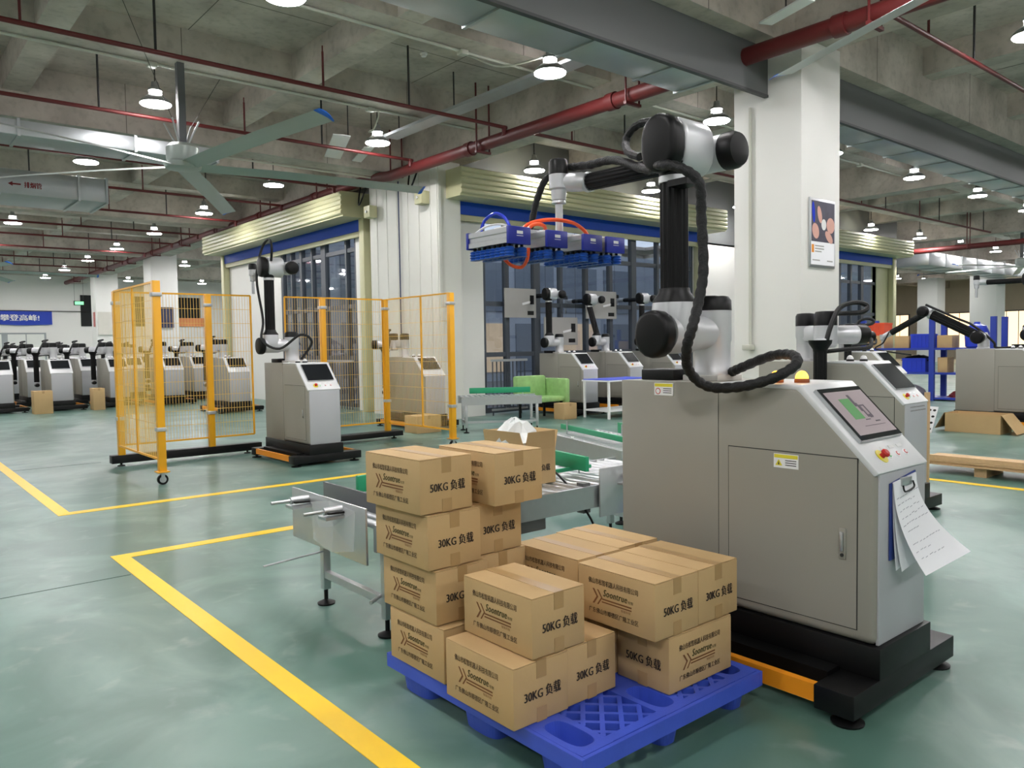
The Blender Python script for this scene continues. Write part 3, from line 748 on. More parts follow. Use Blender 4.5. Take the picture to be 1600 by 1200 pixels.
def cabinet(o, lit=False, detail=True, warn=True):
    # base frame
    f = MB(); f.box(-0.45, -0.02, 0.035, 0.5, 0.145, 0.133); b = f.build('front_crossbar', M_BLACK, o, bevel=0.004)
    MB().box(-0.45, 1.2, 0.035, 0.5, 1.36, 0.133).build('rear_crossbar', M_BLACK, o, bevel=0.004)
    MB().box(-0.24, -0.022, 0.133, 0.24, DEP + 0.02, CB).build('plinth', M_BLACK, o, bevel=0.004)
    MB().box(-0.235, 0.145, 0.045, 0.24, 1.2, 0.133).build('under_frame', M_BLACK, o)
    MB().box(-0.34, 0.145, 0.09, -0.245, 1.2, 0.15).build('side_channel', M_BLACK, o)
    for x in (-0.45, 0.465):
        MB().box(x, 0.145, 0.06, x + 0.035, 1.2, 0.131).build('fork_bar', M_ORANGE, o)
    for (x, y) in ((-0.4, 0.03), (0.42, 0.03), (-0.4, 1.3), (0.42, 1.3)):
        MB().lathe((x, y, 0), (0, 0, 1), [(0, 0.062), (0.008, 0.064), (0.014, 0.05), (0.018, 0.018), (0.036, 0.016)], 18).build('levelling_foot', M_BLACK, o, smooth=True)
    MB().box(0.5, 0.03, 0.07, 0.53, 0.1, 0.115).build('end_stop', M_BLACK, o, bevel=0.006)
    # cabinet shell: rear box and front body divided by a seam
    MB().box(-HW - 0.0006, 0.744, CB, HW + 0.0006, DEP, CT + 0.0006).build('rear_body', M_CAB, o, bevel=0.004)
    pr = [(0.82, CB), (0.0, CB), (0.0, SLO), (SLY, CT), (0.82, CT)]
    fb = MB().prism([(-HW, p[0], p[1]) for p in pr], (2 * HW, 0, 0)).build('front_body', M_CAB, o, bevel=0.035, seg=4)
    MB().box(-HW + 0.02, -0.003, CB + 0.002, HW - 0.02, 0.01, SLO - 0.012).build('front_light_plate', M_CABLIT, o, bevel=0.0025)  # thin added plate whose paler colour paints the light falling on the front
    # light fascia over slope and top edge
    fa = MB()
    q0 = slope_pt(0, -0.02, 0.003); 
    prof = [(q0.y, q0.z), (slope_pt(0, 1.0, 0.003).y, slope_pt(0, 1.0, 0.003).z), (0.742, CT + 0.003), (0.742, CT - 0.01), (SLY + 0.02, CT - 0.02), (0.012, SLO - 0.02)]
    fa.prism([(-HW + 0.002, p[0], p[1]) for p in prof], (2 * HW - 0.004, 0, 0))
    fas = fa.build('control_fascia', M_FASCIA, o, bevel=0.012, seg=2)
    # screen
    s = MB(); slope_plate(s, -0.185, 0.187, 0.295, 0.905, 0.004, 0.02); bz = s.build('screen_frame', M_ALU, fas)
    s = MB(); slope_plate(s, -0.181, 0.183, 0.303, 0.897, 0.02, 0.023); s.build('screen', M_SCREEN, fas)
    if lit:
        s = MB(); slope_plate(s, -0.165, 0.167, 0.35, 0.85, 0.023, 0.0236); dsp = s.build('display', M_DISPLAY, fas)
        s = MB(); slope_plate(s, -0.09, -0.005, 0.52, 0.76, 0.0236, 0.0242); s.build('display_picture', M_DISPG, fas)
        s = MB()
        for (x0, x1, t0, t1) in ((0.0, 0.02, 0.66, 0.8), (0.018, 0.03, 0.6, 0.7), (0.03, 0.075, 0.66, 0.675), (0.03, 0.04, 0.53, 0.66), (0.065, 0.075, 0.53, 0.67), (0.045, 0.07, 0.52, 0.56), (-0.01, 0.03, 0.5, 0.51), (0.06, 0.1, 0.47, 0.485), (-0.06, 0.12, 0.435, 0.44)):
            slope_plate(s, x0, x1, t0, t1, 0.0236, 0.0243)
        s.build('display_drawing', M_DISPK, fas)
    if detail:
        # emergency stop and push buttons
        c = slope_pt(-0.10, 0.135, 0.003)
        MB().cyl(c, c + SN * 0.003, 0.032, n=20).build('stop_plate', M_YELTAG, fas)
        MB().lathe(c + SN * 0.003, SN, [(0, 0.012), (0.014, 0.012), (0.015, 0.018), (0.024, 0.019), (0.03, 0.013)], 16).build('stop_button', M_RED, fas, smooth=True)
        for k, (x, m) in enumerate(((-0.035, M_GREENB), (0.04, M_PINKB), (0.115, M_PINKB))):
            c = slope_pt(x, 0.13, 0.003)
            MB().lathe(c, SN, [(0, 0.016), (0.002, 0.016), (0.003, 0.012)], 14).build('push_button', M_WHITEB, fas, smooth=True)
            MB().lathe(c + SN * 0.003, SN, [(0, 0.011), (0.002, 0.0105), (0.0025, 0.009)], 14).build('button_ring', m, fas)
            MB().cyl(c + SN * 0.0055, c + SN * 0.0065, 0.006, n=10).build('button_centre', M_WHITEB, fas)
            c2 = slope_pt(x - 0.012, 0.205, 0.003)
            s = MB(); slope_plate(s, x - 0.025, x + 0.02, 0.195, 0.225, 0.003, 0.005); s.build('button_tag', M_WHITEB, fas)
        # side door with dark gap, lock handle
        MB().box(-HW - 0.0008, 0.075, 0.313, -HW + 0.002, 0.69, 1.02).build('door_gap', M_GAP, o)
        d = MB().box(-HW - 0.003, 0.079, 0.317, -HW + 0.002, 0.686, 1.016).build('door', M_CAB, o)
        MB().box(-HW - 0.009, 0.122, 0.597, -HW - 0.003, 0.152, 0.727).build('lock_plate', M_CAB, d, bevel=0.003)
        MB().box(-HW - 0.02, 0.13, 0.632, -HW - 0.009, 0.145, 0.712).build('lock_handle', M_ALU, d, bevel=0.004)
        MB().cyl((-HW - 0.014, 0.137, 0.615), (-HW - 0.009, 0.137, 0.615), 0.007, n=10).build('keyhole', M_GAP, d)
        MB().box(-HW - 0.0012, 0.7425, CB + 0.01, -HW + 0.001, 0.7445, CT - 0.01).build('seam', M_GAP, o)
    if warn:
        for (y, z, w, h, tri) in ((0.335, 0.945, 0.118, 0.062, True), (1.005, 1.237, 0.118, 0.062, False)):
            t = MB().box(-HW - 0.0042, y, z, -HW - 0.001, y + w, z + h).build('warning_label', M_WHITEB, o)
            MB().box(-HW - 0.0048, y + 0.003, z + h * 0.7, -HW - 0.0042, y + w - 0.003, z + h - 0.003).build('label_band', M_YELTAG, t)
            if tri:
                MB().add([(-HW-0.0048, y+w-0.008, z+0.01), (-HW-0.0048, y+w-0.042, z+0.01), (-HW-0.0048, y+w-0.025, z+0.038)], [(0,1,2)]).build('triangle', M_YELTAG, t)
                MB().add([(-HW-0.0052, y+w-0.021, z+0.014), (-HW-0.0052, y+w-0.029, z+0.014), (-HW-0.0052, y+w-0.025, z+0.031)], [(0,1,2)]).build('bolt_sign', M_GAP, t)
            else:
                MB().cyl((-HW-0.0048, y+w-0.024, z+0.021), (-HW-0.0042, y+w-0.024, z+0.021), 0.016, n=16).build('ring_sign', M_RED, t)
                MB().cyl((-HW-0.0053, y+w-0.024, z+0.021), (-HW-0.0048, y+w-0.024, z+0.021), 0.012, n=16).build('ring_sign', M_WHITEB, t)
            for k in range(3):
                MB().box(-HW - 0.0048, y + 0.01, z + 0.012 + 0.01 * k, -HW - 0.0042, y + 0.062, z + 0.0155 + 0.01 * k).build('print_line', M_GAP, t)
    # beacons on the top
    for (x, y) in ((-0.117, 0.513), (-0.06, 0.42)):
        bb = MB().lathe((x, y, CT + 0.003), (0, 0, 1), [(0, 0.033), (0.012, 0.033), (0.02, 0.028)], 16).build('beacon_base', M_AMBERB if lit else M_BLACK, o, smooth=True)
        MB().ball((x, y, CT + 0.02), 0.029, 16, half=True, sz=1.25).build('beacon_dome', M_AMBER if lit else M_WHITEB, bb, smooth=True)

def fluted(mb, p0, p1, r, n=14):
    """tube with lengthwise flutes"""
    p0 = Vector(p0); p1 = Vector(p1); d = (p1 - p0).normalized()
    a = Vector((0,0,1)) if abs(d.z) < 0.9 else Vector((1,0,0))
    x = d.cross(a).normalized(); y = d.cross(x).normalized()
    pts = []
    for i in range(n * 4):
        t = 2 * math.pi * i / (n * 4)
        rr = r if (i % 4) < 2 else r * 0.93
        pts.append(p0 + (x * math.cos(t) + y * math.sin(t)) * rr)
    return mb.prism(pts, p1 - p0)
def capsule_poly(w, h, n=8):
    """rounded upright outline"""
    r = w / 2; pts = []
    for k in range(n + 1):
        a = math.pi * k / n; pts.append((math.cos(a) * r, h / 2 - r + math.sin(a) * r))
    for k in range(n + 1):
        a = math.pi + math.pi * k / n; pts.append((math.cos(a) * r, -h / 2 + r + math.sin(a) * r))
    return pts
def arm_upright(o, hose=True, lean=0.0, wrist=True, dz=0.0):
    by = 0.943; ux = -0.30; z0 = CT
    MB().box(-0.105, by - 0.105, z0, 0.105, by + 0.105, z0 + 0.028).build('mounting_plate', mat('pale_mount', (206, 204, 200), 0.4), o, bevel=0.004)
    MB().box(-0.16, by + 0.12, z0, 0.0, by + 0.33, z0 + 0.055).build('connector_box', M_BLACK, o, bevel=0.006)
    MB().lathe((0, by, z0 + 0.028), (0, 0, 1), [(0, 0.096), (0.02, 0.096), (0.03, 0.09), (0.16, 0.09), (0.17, 0.095), (0.32, 0.095)], 28).build('base_joint', M_SILVER, o, smooth=True)
    MB().lathe((0, by, z0 + 0.348), (0, 0, 1), [(0, 0.096), (0.05, 0.094), (0.07, 0.08), (0.075, 0.05)], 28).build('base_joint_cap', M_BLKCAP, o, smooth=True)
    sz = 1.545
    MB().lathe((0, by, sz), (-1, 0, 0), [(-0.02, 0.07), (0.08, 0.082), (0.16, 0.085), (0.2, 0.098), (0.4, 0.1)], 28).build('shoulder_joint', M_SILVER, o, smooth=True)
    MB().prism([(-0.4, by + p[0], sz - 0.005 + p[1]) for p in capsule_poly(0.2, 0.225)], (-0.085, 0, 0)).build('shoulder_cap', M_BLKCAP, o, bevel=0.022, seg=3)
    # upper arm
    top = Vector((ux, by + lean, 2.30 + dz)); bot = Vector((ux, by, 1.745))
    MB().lathe((ux, by, sz), (0, 0, 1), [(-0.06, 0.09), (0.0, 0.112), (0.08, 0.112), (0.145, 0.104)], 24).build('shoulder_housing', M_SILVER, o, smooth=True)
    MB().lathe((ux, by, 1.688), (0, 0, 1), [(0, 0.104), (0.012, 0.104), (0.05, 0.076), (0.07, 0.072)], 24).build('lower_collar', M_BLKCAP, o, smooth=True)
    fluted(MB(), bot, top - Vector((0, 0, 0.03)), 0.067).build('upper_arm', M_RUBBER, o)
    MB().cyl(top - Vector((0, 0, 0.045)), top - Vector((0, 0, 0.015)), 0.073, n=24).build('clamp_ring', M_STEEL, o, smooth=True)
    MB().lathe(top - Vector((0, 0, 0.015)), (0, 0, 1), [(0, 0.068), (0.05, 0.074), (0.06, 0.08)], 24).build('upper_collar', M_BLKCAP, o, smooth=True)
    # elbow
    ey = by + lean; ez = 2.43 + dz
    MB().prism([(-0.33, ey + p[0], ez + p[1]) for p in capsule_poly(0.2, 0.27)], (0.22, 0, 0)).build('elbow_housing', M_SILVER, o, bevel=0.02, seg=3)
    MB().prism([(-0.33, ey + p[0] * 1.02, ez + p[1] * 1.02) for p in capsule_poly(0.2, 0.27)], (-0.1, 0, 0)).build('elbow_cap', M_BLKCAP, o, bevel=0.028, seg=3)
    fx = -0.02; fz = 2.425 + dz
    MB().lathe((-0.11, ey, fz), (1, 0, 0), [(-0.03, 0.085), (0.03, 0.08), (0.1, 0.075)], 24).build('elbow_neck', M_SILVER, o, smooth=True)
    MB().lathe((fx, ey - 0.1, fz), (0, 1, 0), [(0, 0.085), (0.02, 0.088), (0.16, 0.086), (0.24, 0.066)], 24).build('forearm_joint', M_SILVER, o, smooth=True)
    MB().lathe((fx, ey - 0.1, fz), (0, -1, 0), [(0, 0.09), (0.05, 0.09), (0.075, 0.078), (0.082, 0.05)], 24).build('forearm_joint_cap', M_BLKCAP, o, smooth=True)
    fluted(MB(), (fx, ey + 0.13, fz), (fx, ey + 0.83, fz + 0.01), 0.05).build('forearm', M_RUBBER, o)
    MB().cyl((fx, ey + 0.82, fz + 0.01), (fx, ey + 0.85, fz + 0.01), 0.057, n=20).build('clamp_ring', M_STEEL, o, smooth=True)
    wx, wy = -0.13, ey + 0.97
    MB().lathe((fx, ey + 0.85, fz + 0.015), (wx - fx, wy - ey - 0.85, 0), [(0, 0.05), (0.03, 0.056), (0.1, 0.054), (0.16, 0.045)], 20).build('wrist_joint', M_SILVER, o, smooth=True)
    MB().lathe((wx, wy, fz - 0.03), (0, 0, 1), [(-0.06, 0.034), (-0.055, 0.042), (0.0, 0.046), (0.01, 0.056), (0.09, 0.057)], 22).build('tool_joint', M_SILVER, o, smooth=True)
    MB().lathe((wx, wy, fz + 0.06), (0, 0, 1), [(0, 0.058), (0.075, 0.056), (0.088, 0.047), (0.09, 0.03)], 22).build('tool_joint_cap', M_BLKCAP, o, smooth=True)
    if wrist:
        MB().lathe((wx, wy, fz - 0.09), (0, 0, -1), [(0, 0.04), (0.015, 0.042), (0.02, 0.022), (0.2, 0.022)], 16).build('tool_rod', M_ALU, o, smooth=True)
    if hose:
        MB().tube([(-0.07, 1.909, 2.535), (-0.07, 1.726, 2.516), (-0.12, 1.485, 2.492), (-0.27, 1.135, 2.36), (-0.43, 0.92, 2.32), (-0.44, 0.80, 2.285), (-0.4, 0.725, 2.212), (-0.37, 0.734, 2.06), (-0.37, 0.724, 1.83), (-0.4, 0.728, 1.685),
                   (-0.48, 0.703, 1.57), (-0.48, 0.735, 1.471), (-0.40, 0.785, 1.373), (-0.325, 0.742, 1.298), (-0.3, 0.602, 1.295), (-0.27, 0.445, 1.335), (-0.2, 0.37, 1.395), (-0.12, 0.432, 1.435), (-0.07, 0.568, 1.43), (-0.02, 0.754, 1.375), (0.02, 0.85, 1.345)],
                  0.023, n=10, sub=9, wob=0.1).build('cable_sleeve', M_HOSE, o, smooth=True)
        MB().tube([(-0.22, 1.219, 2.444), (-0.17, 1.34, 2.498), (-0.12, 1.401, 2.578), (-0.12, 1.347, 2.633), (-0.12, 1.251, 2.645), (-0.14, 1.12, 2.6)], 0.021, n=8, sub=6, wob=0.1).build('cable_sleeve', M_HOSE, o, smooth=True)
        MB().tube([(-0.12, 1.93, 2.53), (-0.14, 2.02, 2.47), (-0.14, 2.08, 2.39), (-0.14, 2.122, 2.3), (-0.16, 2.16, 2.12)], 0.02, n=8, sub=6, wob=0.08).build('cable_sleeve', M_HOSE, o, smooth=True)
        MB().box(-0.4, 0.79, 2.22, -0.3, 0.9, 2.25).build('sleeve_clip', M_BLACK, o)
    elif hose is not None:
        MB().tube([(-0.3, by - 0.1, 2.68), (-0.34, by - 0.22, 2.86), (-0.3, by - 0.02, 2.97), (-0.3, by + 0.22, 2.85), (-0.42, by + 0.12, 2.45), (-0.39, by + 0.02, 1.9), (-0.46, by - 0.1, 1.62), (-0.3, by - 0.28, 1.5), (-0.1, by - 0.5, 1.68), (0.0, by - 0.62, 1.58), (0.0, by - 0.3, 1.36)], 0.017, n=7, sub=6).build('cable_sleeve', M_HOSE, o, smooth=True)

def vacuum_gripper(o):
    g = MB().box(-0.62, 1.82, 2.112, 0.16, 1.98, 2.135).build('gripper_plate', M_ALU, o, bevel=0.003)
    MB().lathe((-0.13, 1.913, 2.135), (0, 0, 1), [(0, 0.05), (0.015, 0.05), (0.018, 0.024), (0.06, 0.022)], 16).build('gripper_boss', M_ALU, g, smooth=True)
    for k, x in enumerate((-0.715, -0.445, -0.17, 0.02)):
        w = 0.145
        bar = MB()
        prof = [(0, 2.03), (w, 2.03), (w, 2.055), (w - 0.006, 2.06), (w - 0.006, 2.08), (w, 2.085), (w, 2.11), (0, 2.11), (0, 2.085), (0.006, 2.08), (0.006, 2.06), (0, 2.055)]
        bar.prism([(x + p[0], 1.69, p[1]) for p in prof], (0, 0.33, 0)); bo = bar.build('gripper_bar', M_ALU, o)
        for y in (1.672, 2.02):
            MB().box(x - 0.004, y, 2.024, x + w + 0.004, y + 0.02, 2.116).build('end_cap', M_BLUE, bo, bevel=0.004)
        t = MB(); t.box(x + 0.052, 1.6712, 2.077, x + 0.093, 1.6718, 2.093); t.box(x + 0.05, 1.6712, 2.066, x + 0.095, 1.6718, 2.069); t.build('cap_print', M_WHITEB, bo)
        st = MB(); cu = MB()
        for i in range(8):
            for xx in (x + 0.03, x + 0.115):
                y = 1.708 + i * 0.042
                st.cyl((xx, y, 2.012), (xx, y, 2.03), 0.009, n=6)
                for z in (2.004, 1.989, 1.974):
                    cu.lathe((xx, y, z), (0, 0, 1), [(-0.01, 0.03), (-0.003, 0.023), (0.004, 0.028), (0.01, 0.018)], 8)
        s_ = st.build('cup_stems', M_BLKCAP, bo); s_['kind'] = 'stuff'
        c_ = cu.build('suction_cups', M_CUP, bo, smooth=True); c_['kind'] = 'stuff'
        MB().box(x + 0.05, 1.76, 2.11, x + 0.095, 1.86, 2.128).build('valve_block', M_WHITEB, bo, bevel=0.003)
    MB().tube([(-0.40, 1.95, 2.13), (-0.36, 1.919, 2.184), (-0.27, 1.84, 2.205), (-0.12, 1.82, 2.2), (-0.02, 1.822, 2.165), (0.02, 1.82, 2.12)], 0.011, n=8).build('orange_air_hose', M_TUBEO, o, smooth=True)
    MB().tube([(-0.42, 1.9, 2.12), (-0.38, 1.86, 2.17), (-0.3, 1.86, 2.17), (-0.25, 1.9, 2.13)], 0.011, n=8).build('orange_air_hose', M_TUBEO, o, smooth=True)
    MB().tube([(-0.53, 1.99, 2.05), (-0.53, 1.95, 1.99), (-0.52, 1.89, 1.94), (-0.47, 1.862, 1.93), (-0.47, 1.813, 1.97), (-0.47, 1.80, 2.03)], 0.01, n=8).build('orange_air_hose', M_TUBEO, o, smooth=True)
    MB().tube([(-0.6, 2.061, 2.12), (-0.57, 2.06, 2.199), (-0.57, 1.96, 2.228), (-0.57, 1.873, 2.187), (-0.57, 1.83, 2.12)], 0.009, n=8).build('blue_air_hose', M_TUBEB, o, smooth=True)
    MB().tube([(-0.63, 2.08, 2.12), (-0.6, 2.0, 2.16), (-0.56, 1.9, 2.16), (-0.5, 1.86, 2.12)], 0.006, n=6).build('clear_air_hose', M_WHITEB, o, smooth=True)

def arm_folded(o, flip=False):
    """packed pose: both joints side by side, arm tube folded straight down beside the cabinet"""
    sg = -1 if flip else 1
    by = 1.0; z0 = CT
    MB().box(-0.1, by - 0.1, z0, 0.1, by + 0.1, z0 + 0.025).build('mounting_plate', M_SILVER, o, bevel=0.004)
    MB().lathe((0, by, z0 + 0.025), (0, 0, 1), [(0, 0.085), (0.02, 0.08), (0.18, 0.08), (0.2, 0.088), (0.3, 0.088)], 20).build('base_joint', M_SILVER, o, smooth=True)
    MB().lathe((0, by, z0 + 0.325), (0, 0, 1), [(0, 0.089), (0.09, 0.088), (0.115, 0.075), (0.12, 0.04)], 20).build('base_joint_cap', M_BLKCAP, o, smooth=True)
    y2 = by - 0.25 * sg
    MB().bar((0, by, 1.56), (-0.05, y2, 1.56), 0.15, 0.15).build('shoulder_link', M_SILVER, o, bevel=0.03)
    MB().lathe((-0.1, y2, 1.43), (0, 0, 1), [(0, 0.08), (0.02, 0.1), (0.2, 0.1)], 20).build('shoulder_joint', M_SILVER, o, smooth=True)
    MB().lathe((-0.1, y2, 1.63), (0, 0, 1), [(0, 0.101), (0.1, 0.1), (0.125, 0.085), (0.13, 0.04)], 20).build('shoulder_cap', M_BLKCAP, o, smooth=True)
    ex = 0.28 * sg
    MB().lathe((-0.1, y2, 1.545), (ex, -0.16 * sg, 0), [(0.0, 0.07), (0.1, 0.078), (0.14, 0.085), (0.3, 0.085)], 20).build('elbow_housing', M_SILVER, o, smooth=True)
    d = Vector((ex, -0.16 * sg, 0)).normalized()
    MB().lathe(Vector((-0.1, y2, 1.545)) + d * 0.3, d, [(0, 0.088), (0.09, 0.088), (0.11, 0.075), (0.115, 0.04)], 20).build('elbow_cap', M_BLKCAP, o, smooth=True)
    tx = -0.34
    MB().bar((-0.1, y2, 1.47), (tx, y2 - 0.08, 1.47), 0.1, 0.09).build('wrist_link', M_SILVER, o, bevel=0.02)
    MB().lathe((tx, y2 - 0.08, 1.5), (0, 0, -1), [(0, 0.1), (0.03, 0.095), (0.08, 0.062), (0.1, 0.06)], 18).build('arm_collar', M_BLKCAP, o, smooth=True)
    fluted(MB(), (tx, y2 - 0.08, 1.41), (tx, y2 - 0.08, 0.72), 0.056, 10).build('upper_arm', M_RUBBER, o)
    MB().lathe((tx, y2 - 0.08, 0.72), (0, 0, -1), [(0, 0.06), (0.02, 0.06), (0.03, 0.05), (0.1, 0.05)], 16).build('wrist_joint', M_SILVER, o, smooth=True)
    MB().lathe((tx, y2 - 0.08, 0.64), (0, -1, 0), [(-0.05, 0.05), (0.06, 0.05), (0.1, 0.045), (0.11, 0.03)], 16).build('tool_joint', M_BLKCAP, o, smooth=True)
    MB().tube([(tx + 0.03, y2 - 0.1, 1.4), (-0.25, y2 - 0.12, 1.6), (-0.12, y2 - 0.14 * sg, 1.78), (0.04 * sg, y2 - 0.2 * sg, 1.83), (0.14 * sg, y2 - 0.26 * sg, 1.8), (0.06 * sg, y2 - 0.24 * sg, 1.74), (-0.08, y2, 1.74)], 0.022, n=8).build('cable_sleeve', M_HOSE, o, smooth=True)
    MB().tube([(tx + 0.04, y2 - 0.12, 1.4), (-0.16, y2 - 0.26 * sg, 1.42), (0.02, y2 - 0.34 * sg, 1.43), (0.14 * sg, y2 - 0.3 * sg, 1.5)], 0.018, n=8).build('cable_sleeve', M_HOSE, o, smooth=True)

def robot(label, loc, rz=0.0, group=None):
    return thing('palletising_robot', label, 'robot', loc, rz, group)
# main robot in the foreground
R1 = robot('large grey palletising robot with lit screen and blue vacuum gripper, beside the cartons', (3.32, 1.433, 0), group='palletising robots')
cabinet(R1, lit=True); arm_upright(R1); vacuum_gripper(R1)
# clipboard hung on its front
cb = thing('clipboard', 'blue clipboard with handwritten sheets hung on the front of the large robot', 'clipboard', (3.33, 1.43, 0.58))
MB().prism([(3.185, 1.428, 0.915), (3.185, 1.428, 0.60), (3.42, 1.428, 0.60), (3.42, 1.428, 0.945)], (0, -0.005, 0)).build('board', M_CLIPB, cb, w=True)
MB().box(3.265, 1.409, 0.895, 3.355, 1.423, 0.93).build('clip', M_STEEL, cb, w=True, bevel=0.003)
MB().tube([(3.265, 1.407, 0.9), (3.27, 1.4, 0.875), (3.35, 1.4, 0.885), (3.355, 1.407, 0.91)], 0.004, n=6).build('clip_wire', M_BLACK, cb, w=True)
def sheet(dx, curl, n=10):
    vs = []; fs = []
    for i in range(n + 1):
        t = i / n
        z = 0.918 - 0.36 * t
        y = 1.421 - curl * t * t - dx
        for j in range(5):
            u = j / 4
            sx = 3.2 + 0.21 * u + (0.02 + 0.11 * u) * t * t * (curl / 0.12)
            vs.append((sx, y - 0.05 * u * t * t * (curl / 0.12), z + 0.02 * u - 0.04 * (1 - u) * t * 0 + 0.03 * u * t))
    for i in range(n):
        for j in range(4): fs.append((i*5+j, i*5+j+1, i*5+j+6, i*5+j+5))
    m = MB().add(vs, fs); return m
for k, c in enumerate((0.015, 0.035, 0.12)):
    o = sheet(0.002 * k, c).build('paper_sheet', M_PAPER, cb, w=True, smooth=True)
ink = MB(); random.seed(3)
for r in range(9):
    t = 0.2 + r * 0.075 + (0.06 if r > 5 else 0); x = 3.215 + random.uniform(0, 0.012)
    while x < (3.385, 3.36, 3.38, 3.37, 3.385, 3.3, 3.38, 3.29, 3.35)[r]:
        u = (x - 3.2) / 0.21; w = random.uniform(0.008, 0.022); c = 0.12; t2 = t * t
        def P(u_, t_, off):
            q = t_ * t_
            return (3.2 + 0.21 * u_ + (0.02 + 0.11 * u_) * q, 1.421 - c * q - 0.004 - 0.05 * u_ * q - 0.0015, 0.918 - 0.36 * t_ + 0.02 * u_ + 0.03 * u_ * t_ + off)
        u2 = (x + w - 3.2) / 0.21
        j = random.uniform(-0.003, 0.003); ink.add([P(u, t, j), P(u2, t, j + 0.002), P(u2, t, j + 0.005), P(u, t, j + 0.003)], [(0, 1, 2, 3)])
        x += w + random.uniform(0.003, 0.012)
ink.build('handwriting', mat('pencil_grey', (172, 172, 182), 0.8, var=0), cb, w=True)

# cell robot, same upright pose inside the yellow fence
R2 = robot('grey robot with upright arm standing inside the yellow fence', (4.63, 9.28, 0), group='palletising robots')
cabinet(R2, warn=False); arm_upright(R2, hose=False, dz=0.17)
# folded robot right behind the main one
R3 = robot('grey robot with folded arm right behind the large one, before the pillar', (6.8, 2.83, 0), group='palletising robots')
cabinet(R3, warn=False); arm_folded(R3)
t = MB(); t.add([(-0.19, -0.002, 0.93), (-0.175, -0.002, 0.93), (-0.155, -0.002, 0.9), (-0.175, -0.002, 0.87), (-0.19, -0.002, 0.87), (-0.17, -0.002, 0.9)], [(0, 1, 2, 5), (5, 2, 3, 4)])
t.box(-0.12, -0.003, 0.925, 0.16, -0.0005, 0.935); t.box(-0.12, -0.003, 0.895, 0.18, -0.0005, 0.905); t.build('logo_print', M_INKB, R3)
# three upright robots by the glazing
for k, (x, y, lab) in enumerate(((11.87, 11.55, 'upright robot at the glazing, leftmost of the three'), (13.45, 11.65, 'upright robot at the glazing, middle of the three'), (15.1, 11.7, 'upright robot at the glazing, rightmost of the three'))):
    if k == 0:
        RB = robot(lab, (x, y, 0), group='robots standing at the glazing'); cabinet(RB, warn=False); arm_upright(RB, hose=None, dz=0.16)
    elif k == 1:
        o = robot(lab, (x, y, 0), group='robots standing at the glazing'); cabinet(o, warn=False); arm_upright(o, hose=None, dz=0.1, lean=0.22)
    else: copy_tree(RB, (x, y, 0), label=lab)
# rows of packed robots near the banner wall
RP = robot('packed robot seen through the near fence panel, closest of the packed ones', (7.0, 18.4, 0), group='packed robots near the banner wall'); cabinet(RP, warn=False, detail=False); arm_folded(RP, True)
RP.scale = (1.12, 1, 1)
for (x, y, lab) in ((4.05, 22.7, 'packed robot in the front row with two cartons beside it'), (5.45, 22.9, 'packed robot in the front row, half hidden by the near fence post'), (6.75, 22.5, 'packed robot with bright screen seen through the near fence panel'), (8.0, 24.0, 'packed robot beside the left shutter, seen through the fence')):
    copy_tree(RP, (x, y, 0), label=lab)
RK = {}
for (x, y) in ((2.75, 22.8), (2.6, 25.2), (3.9, 25.3), (5.2, 25.0), (6.5, 25.4), (2.6, 28.2), (3.85, 28.0), (5.3, 28.1), (6.9, 28.3), (3.0, 31.0), (4.4, 30.9), (5.9, 31.0), (8.0, 30.5)):
    rw = 1 + (y > 24) + (y > 27) + (y > 30); RK[rw] = RK.get(rw, 0) + 1
    copy_tree(RP, (x, y, 0), label='packed grey robot in %s, %s from the left' % (('the front row', 'the second row', 'the third row', 'the last row before the banner')[rw - 1], ORD[RK[rw] - 1]))
# robot behind the right fence panels
RJ = copy_tree(RP, (8.05, 11.75, 0), label='packed robot behind the right-hand yellow fence panels'); RJ.scale = (1.0, 1, 1)
